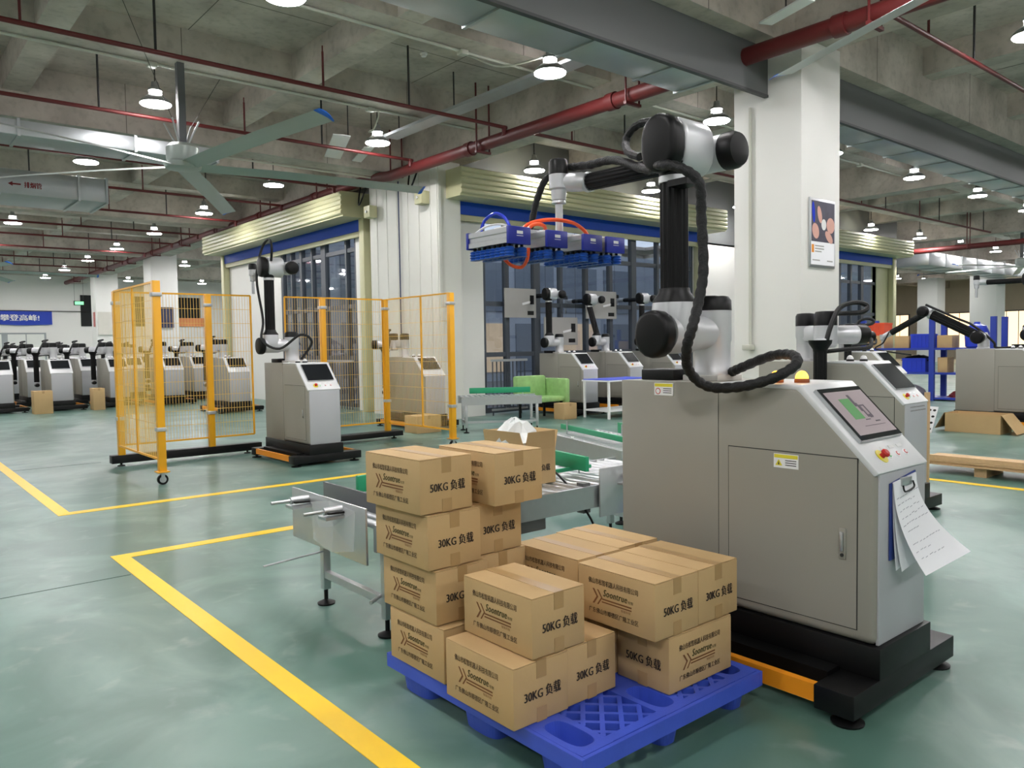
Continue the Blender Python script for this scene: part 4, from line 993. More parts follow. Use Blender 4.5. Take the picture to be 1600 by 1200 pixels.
# right-hand robots
R6 = robot('grey robot cut by the right picture edge, arm stretched up and over', (14.75, 4.05, 0), group='palletising robots'); cabinet(R6, warn=False)
def arm_reach(o):
    by = 1.0; z0 = CT
    MB().lathe((0, by, z0), (0, 0, 1), [(0, 0.1), (0.02, 0.1), (0.03, 0.085), (0.22, 0.085), (0.28, 0.06)], 20).build('base_joint', M_SILVER, o, smooth=True)
    MB().lathe((0, by, z0 + 0.2), (-1, 0, 0), [(0, 0.08), (0.16, 0.095), (0.24, 0.1)], 20).build('shoulder_joint', M_SILVER, o, smooth=True)
    MB().lathe((-0.24, by, z0 + 0.2), (-1, 0, 0), [(0, 0.112), (0.06, 0.112), (0.085, 0.09), (0.09, 0.05)], 20).build('shoulder_cap', M_BLKCAP, o, smooth=True)
    a = Vector((-0.18, by + 0.06, z0 + 0.24)); b = Vector((-0.18, by + 0.78, z0 + 0.62))
    fluted(MB(), a, b, 0.084).build('upper_arm', M_RUBBER, o)
    d = (b - a).normalized()
    MB().cyl(b - d * 0.03, b + d * 0.01, 0.092, n=18).build('clamp_ring', M_STEEL, o, smooth=True)
    c = b + d * 0.1
    MB().lathe(c + Vector((0.12, 0, 0)), (-1, 0, 0), [(0, 0.08), (0.02, 0.09), (0.22, 0.09)], 18).build('elbow_housing', M_SILVER, o, smooth=True)
    MB().lathe(c + Vector((-0.1, 0, 0)), (-1, 0, 0), [(0, 0.098), (0.06, 0.096), (0.085, 0.075), (0.09, 0.04)], 18).build('elbow_cap', M_BLKCAP, o, smooth=True)
    e = c + Vector((0.05, 0.62, -0.36))
    fluted(MB(), c + Vector((0.05, 0.05, -0.04)), e, 0.055).build('forearm', M_RUBBER, o)
    MB().lathe(e, (0, 0.6, -0.3), [(0, 0.05), (0.14, 0.048), (0.2, 0.04)], 14).build('wrist_joint', M_SILVER, o, smooth=True)
    MB().lathe(e + Vector((0, 0.16, -0.08)), (0, 0, -1), [(-0.05, 0.05), (0.04, 0.045), (0.06, 0.02), (0.2, 0.02)], 14).build('tool_joint', M_SILVER, o, smooth=True)
    MB().tube([c + Vector((-0.05, -0.02, 0.12)), a + Vector((-0.05, 0.3, 0.3)), a + Vector((-0.05, 0.02, 0.16)), Vector((-0.02, by - 0.16, z0 + 0.12)), Vector((0, by - 0.2, z0 + 0.02)), Vector((0, by - 0.5, z0 + 0.03))], 0.02, n=8).build('cable_sleeve', M_HOSE, o, smooth=True)
    MB().tube([e + Vector((-0.04, 0.02, 0.02)), e + Vector((-0.1, 0.1, -0.18)), e + Vector((-0.05, 0.25, -0.3)), Vector((-0.2, by + 1.1, z0 - 0.1))], 0.014, n=7).build('cable_sleeve', M_HOSE, o, smooth=True)
arm_reach(R6)
R7 = copy_tree(R3, (12.4, 5.4, 0), label='packed robot whose slim sloped panel shows behind the folded one')
R8 = copy_tree(R3, (14.6, 7.2, 0), label='packed robot mostly hidden behind the folded one, near the pillar foot')
# ---------------------------------------------------------------- blue pallet
pal = thing('pallet', 'blue plastic pallet carrying the stacked cartons', 'pallet', (1.76, 1.77, 0))
PW, PL, PT, PB = 1.03, 1.2, 0.148, 0.105
deck = MB()
def lbox(x0, y0, x1, y1, z0=PB + 0.012, z1=PT): deck.box(x0, y0, z0, x1, y1, z1)
cx = [0.085, PW / 2, PW - 0.085]; cy = [0.15, PL / 2, PL - 0.15]
ca, cbr = 0.05, 0.1                                   # oval cup half axes (x, y)
cw, ch = 0.078, 0.14                                   # deck tile around each cup (half sizes)
def oval_tile(mx, my):
    n = 32; vs = []; fs = []
    for k in range(n):
        a = 2 * math.pi * (k + 0.5) / n; c, s = math.cos(a), math.sin(a)
        # square-ish outline points, snapped to the rectangle
        t = min(cw / max(abs(c), 1e-6), ch / max(abs(s), 1e-6))
        e = 0.62
        ox = ca * math.copysign(abs(c) ** e, c); oy = cbr * math.copysign(abs(s) ** e, s)
        vs += [(mx + ox, my + oy, PT), (mx + c * t, my + s * t, PT), (mx + c * t, my + s * t, PB), (mx + ox * 0.75, my + oy * 0.82, 0.014),
               (mx + ox * 1.3, my + oy * 1.2, PB), (mx + ox * 1.02, my + oy * 1.0, 0.0)]
    for k in range(n):
        j = (k + 1) % n; A = 6 * k; B = 6 * j
        fs += [(A, A+1, B+1, B), (A+1, A+2, B+2, B+1), (A, B, B+3, A+3), (A+2, A+4, B+4, B+2), (A+4, A+5, B+5, B+4)]
    fs.append(tuple(6*k+3 for k in range(n)))
    fs.append(tuple(6*k+5 for k in range(n)))
    deck.add(vs, fs)
for mx in cx:
    for my in cy: oval_tile(mx, my)
xe = [(cx[0] + cw, cx[1] - cw), (cx[1] + cw, cx[2] - cw)]
ye = [(cy[0] + ch, cy[1] - ch), (cy[1] + ch, cy[2] - ch)]
for (a, b) in xe:                                       # cross bars between the cup columns
    for y in (0.012, cy[1] - 0.02, PL - 0.052): lbox(a - 0.004, y, b + 0.004, y + 0.04)
for x in cx:                                            # flat strips linking the cups
    for (a, b) in ye: lbox(x - cw + 0.002, a - 0.004, x + cw - 0.002, b + 0.004)
deck.box(-0.008, -0.008, 0.088, 0.008, PL + 0.008, PT - 0.001); deck.box(PW - 0.008, -0.008, 0.088, PW + 0.008, PL + 0.008, PT - 0.001)
deck.box(0.009, -0.008, 0.088, PW - 0.009, 0.008, PT - 0.001); deck.box(0.009, PL - 0.008, 0.088, PW - 0.009, PL + 0.008, PT - 0.001)
deck.build('deck', M_PALLET, pal, smooth=False)
lat = MB()
def lattice(x0, y0, x1, y1):
    st = 0.098
    w, h = x1 - x0, y1 - y0
    k = -h + 0.03
    while k < w:
        a = max(0, k); b = min(w, h + k)
        if b - a > 0.02: lat.bar((x0 + a, y0 + a - k, PT - 0.02), (x0 + b, y0 + b - k, PT - 0.02), 0.018, 0.036)
        k += st
    k = st * 0.6
    while k < w + h:
        a = max(0, k - h); b = min(w, k)
        if b - a > 0.02: lat.bar((x0 + a, y0 + k - a, PT - 0.0205), (x0 + b, y0 + k - b, PT - 0.0205), 0.018, 0.035)
        k += st
for (a, b) in xe:
    for (c, d) in ((0.05, cy[1] - 0.02), (cy[1] + 0.02, PL - 0.05)): lattice(a, c, b, d)
lo = lat.build('deck_lattice', M_PALLET, pal); lo['kind'] = 'stuff'

# ---------------------------------------------------------------- cartons
BW, BL, BH = 0.265, 0.405, 0.2255
def make_carton(weight):
    o = thing('carton', '', 'carton', (0, 0, 0))
    # local: x 0..BW, y 0..BL, z 0..BH ; weight print on the y ends, company print on the -x side
    MB().box(0, 0, 0.002, BW, BL, BH - 0.006).build('body', M_CARD, o, bevel=0.004)
    for (a, b) in ((0.001, BW / 2 - 0.002), (BW / 2 + 0.002, BW - 0.001)):
        MB().box(a, 0.001, BH - 0.006, b, BL - 0.001, BH - 0.0015).build('flap', M_CARD, o, bevel=0.0015, seg=1)
    t0, t1 = BW / 2 - 0.024, BW / 2 + 0.024
    tp = MB(); tp.box(t0, -0.0012, BH - 0.0018, t1, BL + 0.0012, BH - 0.0006)
    for y in (-0.0012, BL + 0.0002):
        tp.box(t0, y, BH - 0.065, t1, y + 0.001, BH - 0.0006); tp.box(t0, y, 0.001, t1, y + 0.001, 0.055)
    tp.build('tape', M_TAPE, o)
    mb = MB()
    lettering(mb, weight + ' 负载', (0.05, -0.0018, 0.085), (1, 0, 0), (0, 0, 1), width=0.175, height=0.043, thick=0.0014)
    mb.build('lettering', M_INK, o, label='black weight lettering %s 负载' % weight); mb = MB()
    lettering(mb, weight + ' 负载', (BW - 0.05, BL + 0.0018, 0.085), (-1, 0, 0), (0, 0, 1), width=0.175, height=0.043, thick=0.0014)
    mb.build('lettering', M_INK, o, label='black weight lettering %s 负载' % weight)
    X = -0.0012
    mb = MB(); lettering(mb, '佛山市松智机器人科技有限公司', (X, BL - 0.06, 0.158), (0, -1, 0), (0, 0, 1), width=0.262, height=0.024, thick=0.0004)
    mb.build('lettering', M_INKB, o, label='brown company lettering'); mb = MB()
    lettering(mb, '广东佛山市顺德区广隆工业区', (X, BL - 0.062, 0.04), (0, -1, 0), (0, 0, 1), width=0.262, height=0.022, thick=0.0004)
    mb.build('lettering', M_INKB, o, label='brown address lettering')
    mb = MB(); lettering(mb, 'Soontrue', (X, BL - 0.142, 0.117), (0, -1, 0), (0, 0, 1), width=0.125, height=0.028, thick=0.0012, shear=0.25, spacing=1.1)
    lettering(mb, '松智', (X, BL - 0.272, 0.117), (0, -1, 0), (0, 0, 1), width=0.026, height=0.012)
    mb.build('lettering', M_INKG, o, label='green-brown brand lettering')
    mb = MB()
    for (yy, th) in ((BL - 0.082, 0.01), (BL - 0.107, 0.008)):
        for sgn in (1, -1):
            mb.add([(X, yy, 0.108 + sgn * 0.03), (X, yy - th, 0.108 + sgn * 0.03), (X, yy - 0.022 - th, 0.108), (X, yy - 0.022, 0.108)], [(0, 1, 2, 3)])
    mb.box(X - 0.0003, BL - 0.29, 0.101, X, BL - 0.135, 0.107); mb.box(X - 0.0003, BL - 0.29, 0.09, X, BL - 0.133, 0.095)
    lettering(mb, '智能科技', (X, BL - 0.235, 0.076), (0, -1, 0), (0, 0, 1), width=0.05, height=0.01)
    mb.build('logo', M_INKR, o, label='red-brown double arrow logo')
    return o
C50 = make_carton('50KG'); C30 = make_carton('30KG')
used = {id(C50): False, id(C30): False}
def carton(kind, x, y, z, label, rot=0.0, group='printed cartons on the blue pallet'):
    src = C50 if kind == 50 else C30
    if not used[id(src)]:
        o = src; used[id(src)] = True
    else: o = copy_tree(src)
    o.location = (x, y, z); o.rotation_euler = (0, 0, rot); o['label'] = label; o['group'] = group
    return o
Z = [PT + 0.0005 + (BH + 0.0005) * k for k in range(5)]
carton(30, 1.745, 2.525, Z[0], 'bottom carton of the tall left stack')
carton(30, 1.742, 2.568, Z[1], 'second carton from below in the tall left stack')
carton(30, 1.715, 2.578, Z[2], 'third carton from below in the tall left stack')
carton(50, 1.69, 2.59, Z[3], '50KG carton on top of the tall left stack', rot=0.03)
carton(30, 2.015, 2.52, Z[3], '30KG carton on top of the stack behind the tall left one')
carton(30, 1.985, 2.63, Z[2], '30KG carton just below the top of the rear tall stack')
carton(30, 2.0085, 2.63, Z[1], 'carton mostly hidden in the rear tall stack, under the 30KG one')
carton(30, 2.03, 2.55, Z[0], 'hidden bottom carton of the rear tall stack')
carton(30, 1.705, 2.05, Z[0], 'frontmost carton overhanging the pallet corner, 30KG')
carton(30, 1.972, 2.058, Z[0], 'second 30KG carton beside the frontmost one')
carton(50, 1.80, 2.055, Z[1], '50KG carton resting on the two front cartons')
carton(50, 2.252, 1.87, Z[1], '50KG carton on the upper layer of the right stack')
carton(30, 2.52, 1.872, Z[1], '30KG carton on the upper layer at the robot side')
carton(50, 2.735, 1.868, Z[0], 'turned carton at the right pallet corner with logo to the front', rot=math.pi / 2)
carton(50, 2.735, 2.145, Z[0], 'turned carton hidden behind the right corner carton', rot=math.pi / 2)
carton(30, 2.276, 2.30, Z[1], 'carton behind the right stack, left of its rear pair')
carton(30, 2.544, 2.315, Z[1], 'carton behind the right stack, right of its rear pair')
carton(30, 2.33, 2.45, Z[0], 'hidden carton under the rear pair, left', rot=0.0)
carton(30, 2.6 - 0.0, 2.45, Z[0], 'hidden carton under the rear pair, right')

# ---------------------------------------------------------------- yellow safety fence
def fence_panel(o, p0, p1, z0=0.27, z1=2.27, step=0.04):
    p0 = Vector((p0[0], p0[1], 0)); p1 = Vector((p1[0], p1[1], 0)); d = (p1 - p0); L = d.length; d.normalize()
    f = MB()
    for z in (z0, z1): f.bar(p0 + Vector((0, 0, z)), p1 + Vector((0, 0, z)), 0.022, 0.022)
    for p in (p0, p1): f.bar(p + Vector((0, 0, z0)), p + Vector((0, 0, z1)), 0.022, 0.022)
    fo = f.build('panel_frame', M_FENCE, o, w=True)
    w = MB(); n = int(L / step)
    for i in range(1, n):
        q = p0 + d * (L * i / n); w.cyl(q + Vector((0, 0, z0)), q + Vector((0, 0, z1)), 0.0028, n=4, caps=False)
    m = int((z1 - z0) / 0.2)
    for j in range(1, m):
        z = z0 + (z1 - z0) * j / m; w.cyl(p0 + Vector((0, 0, z)), p1 + Vector((0, 0, z)), 0.0028, n=4, caps=False)
    wo = w.build('wire_mesh', M_WIRE, fo, w=True); wo['kind'] = 'stuff'
def fence_post(o, x, y, z0, z1=2.275, s=0.04, clips=(0.6, 2.1), face=(0, -1)):
    p = MB().box(x - s, y - s, z0, x + s, y + s, z1).build('post', M_FENCE, o, w=True, bevel=0.004)
    if z0 > 0.135:
        MB().prism([(x - s - 0.025, y - s - 0.025, z0), (x + s + 0.025, y - s - 0.025, z0), (x + s + 0.025, y + s + 0.025, z0), (x - s - 0.025, y + s + 0.025, z0)], (0, 0, 0.012)).build('foot_plate', M_FENCE, p, w=True)
    for z in clips:
        MB().box(x - s - 0.012, y - s - 0.012, z, x + s + 0.012, y + s + 0.012, z + 0.045).build('clamp', M_STEEL, p, w=True, bevel=0.004)
def caster(o, x, y):
    c = MB().box(x - 0.05, y - 0.05, 0.125, x + 0.05, y + 0.05, 0.14).build('caster', M_STEEL, o, w=True)
    MB().cyl((x, y - 0.016, 0.058), (x, y + 0.016, 0.058), 0.058, n=20).build('wheel', M_RUBBER, c, w=True)
    MB().cyl((x, y - 0.02, 0.058), (x, y + 0.02, 0.058), 0.036, n=16).build('wheel_hub', M_STEEL, c, w=True)
    for s in (-0.026, 0.022): MB().box(x - 0.02, y + s, 0.05, x + 0.02, y + s + 0.004, 0.126).build('fork', M_STEEL, c, w=True)
fl_ = thing('safety_fence', 'yellow wire mesh fence with caster post, left side of the robot cell', 'fence', (2.6, 9.2, 0))
fence_panel(fl_, (2.6, 9.25), (2.6, 11.05)); fence_panel(fl_, (2.62, 11.12), (4.42, 11.12))
fence_post(fl_, 2.59, 9.2, 0.14); caster(fl_, 2.59, 9.2)
fence_post(fl_, 2.63, 11.1, 0.13); fence_post(fl_, 3.8, 11.1, 0.13)
MB().bar((2.6, 10.2, 0.27), (2.6, 10.2, 2.27), 0.022, 0.022).build('panel_stile', M_FENCE, fl_, w=True)
b = MB().box(2.5, 11.05, 0.04, 4.5, 11.19, 0.145).build('floor_bar', M_BLACK, fl_, w=True, bevel=0.004)
for (x, y) in ((2.62, 11.1), (4.3, 11.1)): MB().lathe((x, y, 0), (0, 0, 1), [(0, 0.05), (0.012, 0.045), (0.02, 0.014), (0.05, 0.014)], 14).build('levelling_foot', M_BLACK, fl_, w=True, smooth=True)
fr_ = thing('safety_fence', 'yellow wire mesh fence on the far side of the robot cell, towards the cartons', 'fence', (6.65, 11.1, 0))
fence_panel(fr_, (4.95, 11.14), (6.62, 11.14)); fence_panel(fr_, (6.68, 11.1), (6.68, 9.36))
fence_post(fr_, 6.66, 11.12, 0.13); fence_post(fr_, 6.68, 9.32, 0.14); fence_post(fr_, 5.56, 11.14, 0.13)
caster(fr_, 6.68, 9.32)
MB().bar((6.68, 10.1, 0.27), (6.68, 10.1, 2.27), 0.022, 0.022).build('panel_stile', M_FENCE, fr_, w=True)
MB().box(5.45, 10.95, 0.05, 6.85, 11.2, 0.13).build('floor_bar', M_BLACK, fr_, w=True, bevel=0.004)
for (x, y) in ((5.7, 11.08), (6.75, 11.08)): MB().lathe((x, y, 0), (0, 0, 1), [(0, 0.05), (0.012, 0.045), (0.02, 0.014), (0.05, 0.014)], 14).build('levelling_foot', M_BLACK, fr_, w=True, smooth=True)

# ---------------------------------------------------------------- roller conveyors
def conveyor(label, loc, rz, L, W, zt, guards=(), legs=True, step=0.09):
    """local: runs along +x, width along y, near side rail at y 0"""
    o = thing('roller_conveyor', label, 'conveyor', loc, rz)
    for y in (0.0, W - 0.03):
        MB().prism([(0, y, zt - 0.14), (0, y + 0.03, zt - 0.14), (0, y + 0.03, zt), (0, y, zt)], (L, 0, 0)).build('side_rail', M_ALU, o)
    n = int(L / step)
    rl = None
    for i in range(n):
        x = 0.05 + i * step
        if rl is None:
            rl = MB().cyl((0, 0.032, 0), (0, W - 0.032, 0), 0.022, n=10).build('roller', M_STEEL, o, smooth=True); q = rl
        else:
            q = bpy.data.objects.new('roller', rl.data); COL.objects.link(q); q.parent = o
        q.location = (x, 0, zt - 0.02)
    if legs:
        for x in (0.06, L - 0.1):
            for y in (0.03, W - 0.06):
                l = MB().box(x, y, 0.09, x + 0.045, y + 0.045, zt - 0.13).build('leg', M_ALU, o, bevel=0.003)
                MB().lathe((x + 0.022, y + 0.022, 0), (0, 0, 1), [(0, 0.05), (0.01, 0.052), (0.02, 0.03), (0.028, 0.012), (0.095, 0.012)], 16).build('levelling_foot', M_RUBBER, l, smooth=True)
            MB().box(x + 0.005, 0.07, 0.16, x + 0.04, W - 0.06, 0.2).build('cross_tie', M_ALU, o)
        MB().box(0.1, 0.04, 0.165, L - 0.1, 0.075, 0.2).build('long_tie', M_ALU, o)
    for (x0, y0, x1, y1, h) in guards:
        MB().bar((x0, y0, zt + 0.03 + h / 2), (x1, y1, zt + 0.03 + h / 2), 0.03, h).build('guide_rail', M_GREENG, o, bevel=0.004)
        for t in (0.12, 0.88):
            MB().cyl((x0 + (x1-x0)*t, y0 + (y1-y0)*t + 0.03, zt - 0.1), (x0 + (x1-x0)*t, y0 + (y1-y0)*t + 0.03, zt + 0.12), 0.008, n=8).build('guide_pin', M_STEEL, o)
    return o
cv = conveyor('near roller conveyor with clear end plate beside the tall carton stack', (1.98, 3.44, 0), 0, 2.6, 0.78, 0.60, guards=((0.3, 0.74, 1.2, 0.74, 0.1), (1.3, 0.40, 1.95, 0.40, 0.025)))
MB().bar((1.72, 0.2, 0.70), (1.82, 0.74, 0.70), 0.03, 0.1).build('guide_rail', M_GREENG, cv, bevel=0.004)
MB().box(-0.05, 0.02, 0.40, -0.038, 0.88, 0.69).build('end_plate', M_STEEL, cv, bevel=0.002)
MB().box(0.14, 0.1, 0.56, 0.155, 0.86, 0.70).build('inner_plate', mat('dark_steel_plate', (110, 112, 114), 0.4, metal=0.6), cv, bevel=0.002)
MB().add([(-0.052, 0.12, 0.66), (-0.06, 0.4, 0.68), (-0.056, 0.62, 0.64), (-0.055, 0.6, 0.43), (-0.075, 0.35, 0.41), (-0.054, 0.14, 0.45), (-0.085, 0.3, 0.56), (-0.07, 0.5, 0.52)], [(0, 6, 5), (0, 1, 6), (1, 7, 6), (1, 2, 7), (2, 3, 7), (3, 4, 7), (4, 6, 7), (4, 5, 6)]).build('plastic_film', M_FILM, cv)
for y in (0.26, 0.66):
    c = MB().cyl((-0.16, y, 0.655), (-0.03, y, 0.655), 0.02, n=14).build('air_cylinder', M_ALU, cv, smooth=True)
    MB().cyl((-0.27, y, 0.655), (-0.16, y, 0.655), 0.009, n=10).build('piston_rod', M_STEEL, c, smooth=True)
    MB().box(-0.17, y - 0.05, 0.615, -0.05, y + 0.04, 0.63).build('bracket', M_ALU, c)
    MB().bar((-0.15, y - 0.03, 0.648), (-0.06, y - 0.035, 0.645), 0.02, 0.012).build('clamp_lever', M_BLACK, c, bevel=0.003)
MB().cyl((-0.3, 0.72, 0.3), (0.06, 0.72, 0.32), 0.006, n=8).build('stop_rod', M_STEEL, cv)
MB().cyl((-0.02, 0.04, 0.2), (0.45, 0.3, 0.24), 0.01, n=8).build('stop_rod', M_STEEL, cv)
MB().cyl((0.62, 0.8, 0.6), (0.62, 0.8, 0.86), 0.008, n=8).build('sensor_post', M_STEEL, cv)
pl = MB().box(1.6, -0.03, 0.40, 2.02, -0.018, 0.71).build('side_plate', M_STEEL, cv, bevel=0.002)
MB().cyl((1.83, -0.02, 0.645), (1.83, -0.17, 0.645), 0.022, n=14).build('air_cylinder', M_ALU, pl, smooth=True)
MB().box(1.76, -0.15, 0.59, 1.9, -0.03, 0.602).build('bracket', M_ALU, pl)
MB().box(0.8, 0.1, 0.36, 1.25, 0.6, 0.46).build('drive_box', mat('grey_drive_cover', (120, 122, 124), 0.4), cv, bevel=0.006)
MB().box(1.5, 0.02, 0.43, 1.56, 0.08, 0.62).build('motor_bracket', M_DGREY, cv)
MB().tube([(1.45, 0.42, 0.72), (1.52, 0.3, 0.66), (1.5, 0.05, 0.5), (1.55, -0.02, 0.3), (1.4, 0.1, 0.16)], 0.007, n=6).build('cable', M_RUBBER, cv, smooth=True)
MB().tube([(0.9, 0.05, 0.2), (1.1, -0.05, 0.24), (1.3, 0.02, 0.2), (1.55, -0.04, 0.25)], 0.012, n=6).build('red_cable', M_RED, cv, smooth=True)
MB().tube([(1.9, -0.05, 0.2), (1.86, -0.08, 0.4), (1.95, -0.06, 0.48), (2.05, -0.05, 0.3)], 0.012, n=6).build('blue_cable', M_TUBEB, cv, smooth=True)
cv2 = conveyor('roller conveyor crossing behind the large robot cabinet', (5.33, 4.1, 0), math.radians(71), 1.6, 0.6, 0.62, guards=((0.0, 0.42, 1.55, 0.42, 0.05), (0.0, 0.1, 0.95, 0.1, 0.1)))
MB().box(0.4, 0.04, 0.3, 0.75, 0.4, 0.47).build('control_box', M_FASCIA, cv2, bevel=0.006)
cv3 = conveyor('small distant roller conveyor with green guide beside the fence', (7.9, 10.75, 0), math.radians(-30), 1.4, 0.6, 0.62, guards=((0.2, 0.52, 1.3, 0.52, 0.1),))

# open carton with bag on the conveyor
oc = thing('open_carton', 'open printed carton with plastic bag on the near conveyor', 'carton', (3.22, 3.72, 0.601))
MB().box(3.22, 3.72, 0.602, 3.485, 4.12, 0.606).build('bottom', M_CARD, oc, w=True)
t = 0.004
for (a, b, c, d) in ((3.22, 3.72, 3.485, 3.724), (3.22, 4.116, 3.485, 4.12), (3.22, 3.724, 3.224, 4.116), (3.481, 3.724, 3.485, 4.116)):
    MB().box(a, b, 0.606, c, d, 0.828).build('side', M_CARD, oc, w=True)
for P, v in (([(3.222, 3.72, 0.828), (3.483, 3.72, 0.828), (3.465, 3.70, 0.945), (3.235, 3.70, 0.945)], (0, 0.004, 0)), ([(3.222, 4.12, 0.828), (3.483, 4.12, 0.828), (3.465, 4.16, 0.93), (3.235, 4.16, 0.93)], (0, 0.004, 0)),
             ([(3.22, 3.722, 0.828), (3.22, 4.118, 0.828), (3.19, 4.10, 0.945), (3.19, 3.735, 0.945)], (0.004, 0, 0)), ([(3.485, 3.722, 0.828), (3.485, 4.118, 0.828), (3.52, 4.1, 0.94), (3.52, 3.735, 0.94)], (0.004, 0, 0))):
    MB().prism(P, v).build('flap', M_CARD, oc, w=True)
mb = MB(); lettering(mb, '30KG 负载', (3.26, 3.7185, 0.685), (1, 0, 0), (0, 0, 1), width=0.175, height=0.043, thick=0.0014); mb.build('lettering', M_INK, oc, w=True)
bag = MB(); n = 14; vs = []; fs = []; random.seed(11)
for i in range(5):
    for k in range(n):
        a = 2 * math.pi * k / n; r = (0.12, 0.15, 0.13, 0.08, 0.02)[i] * random.uniform(0.75, 1.15); z = 0.76 + (0, 0.1, 0.17, 0.23, 0.25)[i] + random.uniform(-0.015, 0.015)
        vs.append((3.33 + r * math.cos(a), 3.95 + r * math.sin(a), z))
for i in range(4):
    for k in range(n): fs.append((i*n+k, i*n+(k+1) % n, (i+1)*n+(k+1) % n, (i+1)*n+k))
fs.append(tuple(range(n))); fs.append(tuple(range(4*n, 5*n)))
bo = bag.add(vs, fs).build('plastic_bag', mat('white_plastic_bag', (214, 218, 216), 0.3, var=0.06, scale=12)); tag(bo, 'crumpled white plastic bag inside the open carton', 'bag')

# ---------------------------------------------------------------- poster and signs
po = thing('poster', 'framed poster of hands joining puzzle pieces on the big pillar', 'poster', (9.47, 5.12, 2.44))
MB().box(9.16, 5.105, 2.42, 9.79, 5.128, 3.28).build('frame', M_ALU, po, w=True, bevel=0.004)
MB().box(9.185, 5.102, 2.45, 9.765, 5.106, 3.25).build('paper', M_PAPER, po, w=True)
pic = MB().box(9.19, 5.1, 2.74, 9.76, 5.1025, 3.245).build('picture', mat('poster_photo', (70, 66, 82), 0.5, var=0.5, scale=7), po, w=True)
sk = mat('poster_skin', (214, 164, 150), 0.6, var=0.12, scale=9)
def blob(x, z, a, b, r, m, name, d=5.0988):
    pts = []
    for k in range(18):
        q = 2 * math.pi * k / 18; u = a * math.cos(q); v = b * math.sin(q)
        pts.append((x + u * math.cos(r) - v * math.sin(r), d, z + u * math.sin(r) + v * math.cos(r)))
    MB().prism(pts, (0, 0.0008, 0)).build(name, m, po, w=True)
blob(9.39, 3.08, 0.05, 0.11, 0.3, sk, 'hand_print'); blob(9.29, 2.87, 0.08, 0.1, 0.5, sk, 'hand_print'); blob(9.66, 2.96, 0.1, 0.1, 0, sk, 'hand_print'); blob(9.62, 2.81, 0.11, 0.055, -0.6, sk, 'hand_print')
blob(9.24, 3.1, 0.035, 0.13, 0.1, M_TUBEB, 'sleeve_print'); blob(9.49, 2.96, 0.06, 0.07, 0, M_WHITEB, 'puzzle_print', 5.098)
MB().box(9.20, 5.1005, 2.6, 9.255, 5.1025, 2.7).build('orange_block', M_ORANGE, po, w=True)
ln = MB()
for (x0, x1, z) in ((9.28, 9.5, 2.68), (9.28, 9.5, 2.645), (9.28, 9.44, 2.61), (9.22, 9.4, 2.5), (9.58, 9.72, 2.5)): ln.box(x0, 5.1008, z, x1, 5.1022, z + 0.014)
ln.build('print_lines', mat('poster_text_grey', (168, 166, 164), 0.7, var=0), po, w=True)

ban = thing('banner', 'blue banner with white lettering on the far wall', 'banner', (4.0, 47.9, 2.96))
mb = MB(); vs = []; fs = []; nx = 40
for i in range(nx + 1):
    x = -1.0 + 9.2 * i / nx; dy = 0.03 * math.sin(i * 0.9)
    vs += [(x, 47.9 + dy, 2.96 + 0.02 * math.sin(i * 0.5)), (x, 47.9 + dy * 0.3, 3.68)]
for i in range(nx): fs.append((2*i, 2*i+2, 2*i+3, 2*i+1))
mb.add(vs, fs).build('cloth', M_BANNER, ban, w=True)
mb = MB(); lettering(mb, '创佳绩攀登高峰!', (4.6, 47.85, 3.17), (1, 0, 0), (0, 0, 1), width=3.0, height=0.33, thick=0.012); mb.build('lettering', M_WHITEB, ban, w=True, label='white banner lettering')
MB().cyl((-1.0, 47.88, 3.7), (10.0, 47.88, 3.7), 0.02, n=6).build('rope', M_DARKROD, ban, w=True)
ex = thing('exit_sign', 'small lit green exit sign below the distant ceiling', 'sign', (8.45, 42.5, 3.75))
MB().box(8.22, 42.47, 3.75, 8.68, 42.53, 3.96).build('case', M_BLACK, ex, w=True)
MB().box(8.26, 42.46, 3.78, 8.64, 42.475, 3.93).build('lit_face', mat('exit_green_glow', (120, 220, 150), 0.4, var=0, emit=1.5), ex, w=True)
for x in (8.26, 8.64): MB().cyl((x, 42.5, 3.96), (x, 42.5, SLAB), 0.006, n=5).build('hanger', M_DARKROD, ex, w=True)
nb = MB().box(9.02, 41.44, 2.3, 9.92, 41.49, 3.4).build('notice_board', mat('pale_notice', (208, 204, 194), 0.6)); tag(nb, 'pale notice board on the pillar by the exit sign', 'notice board')
fs_ = MB().box(8.93, 41.75, 2.7, 8.965, 42.0, 3.4).build('fire_sign', mat('red_white_sign', (196, 120, 112), 0.6, var=0.5, scale=12)); tag(fs_, 'small red and white fire notice on the pillar by the exit sign', 'sign')
os_ = MB().box(14.6, 47.93, 2.9, 16.6, 47.98, 3.4).build('wall_sign', mat('orange_sign', (222, 140, 90), 0.5)); tag(os_, 'orange sign on the far wall seen through the near fence', 'sign')
dp = MB().box(9.1, 32.34, 2.4, 9.75, 32.39, 3.2).build('wall_poster', mat('dark_blue_poster', (44, 52, 84), 0.5, var=0.3, scale=6)); tag(dp, 'dark blue poster on the pillar behind the near fence', 'poster')

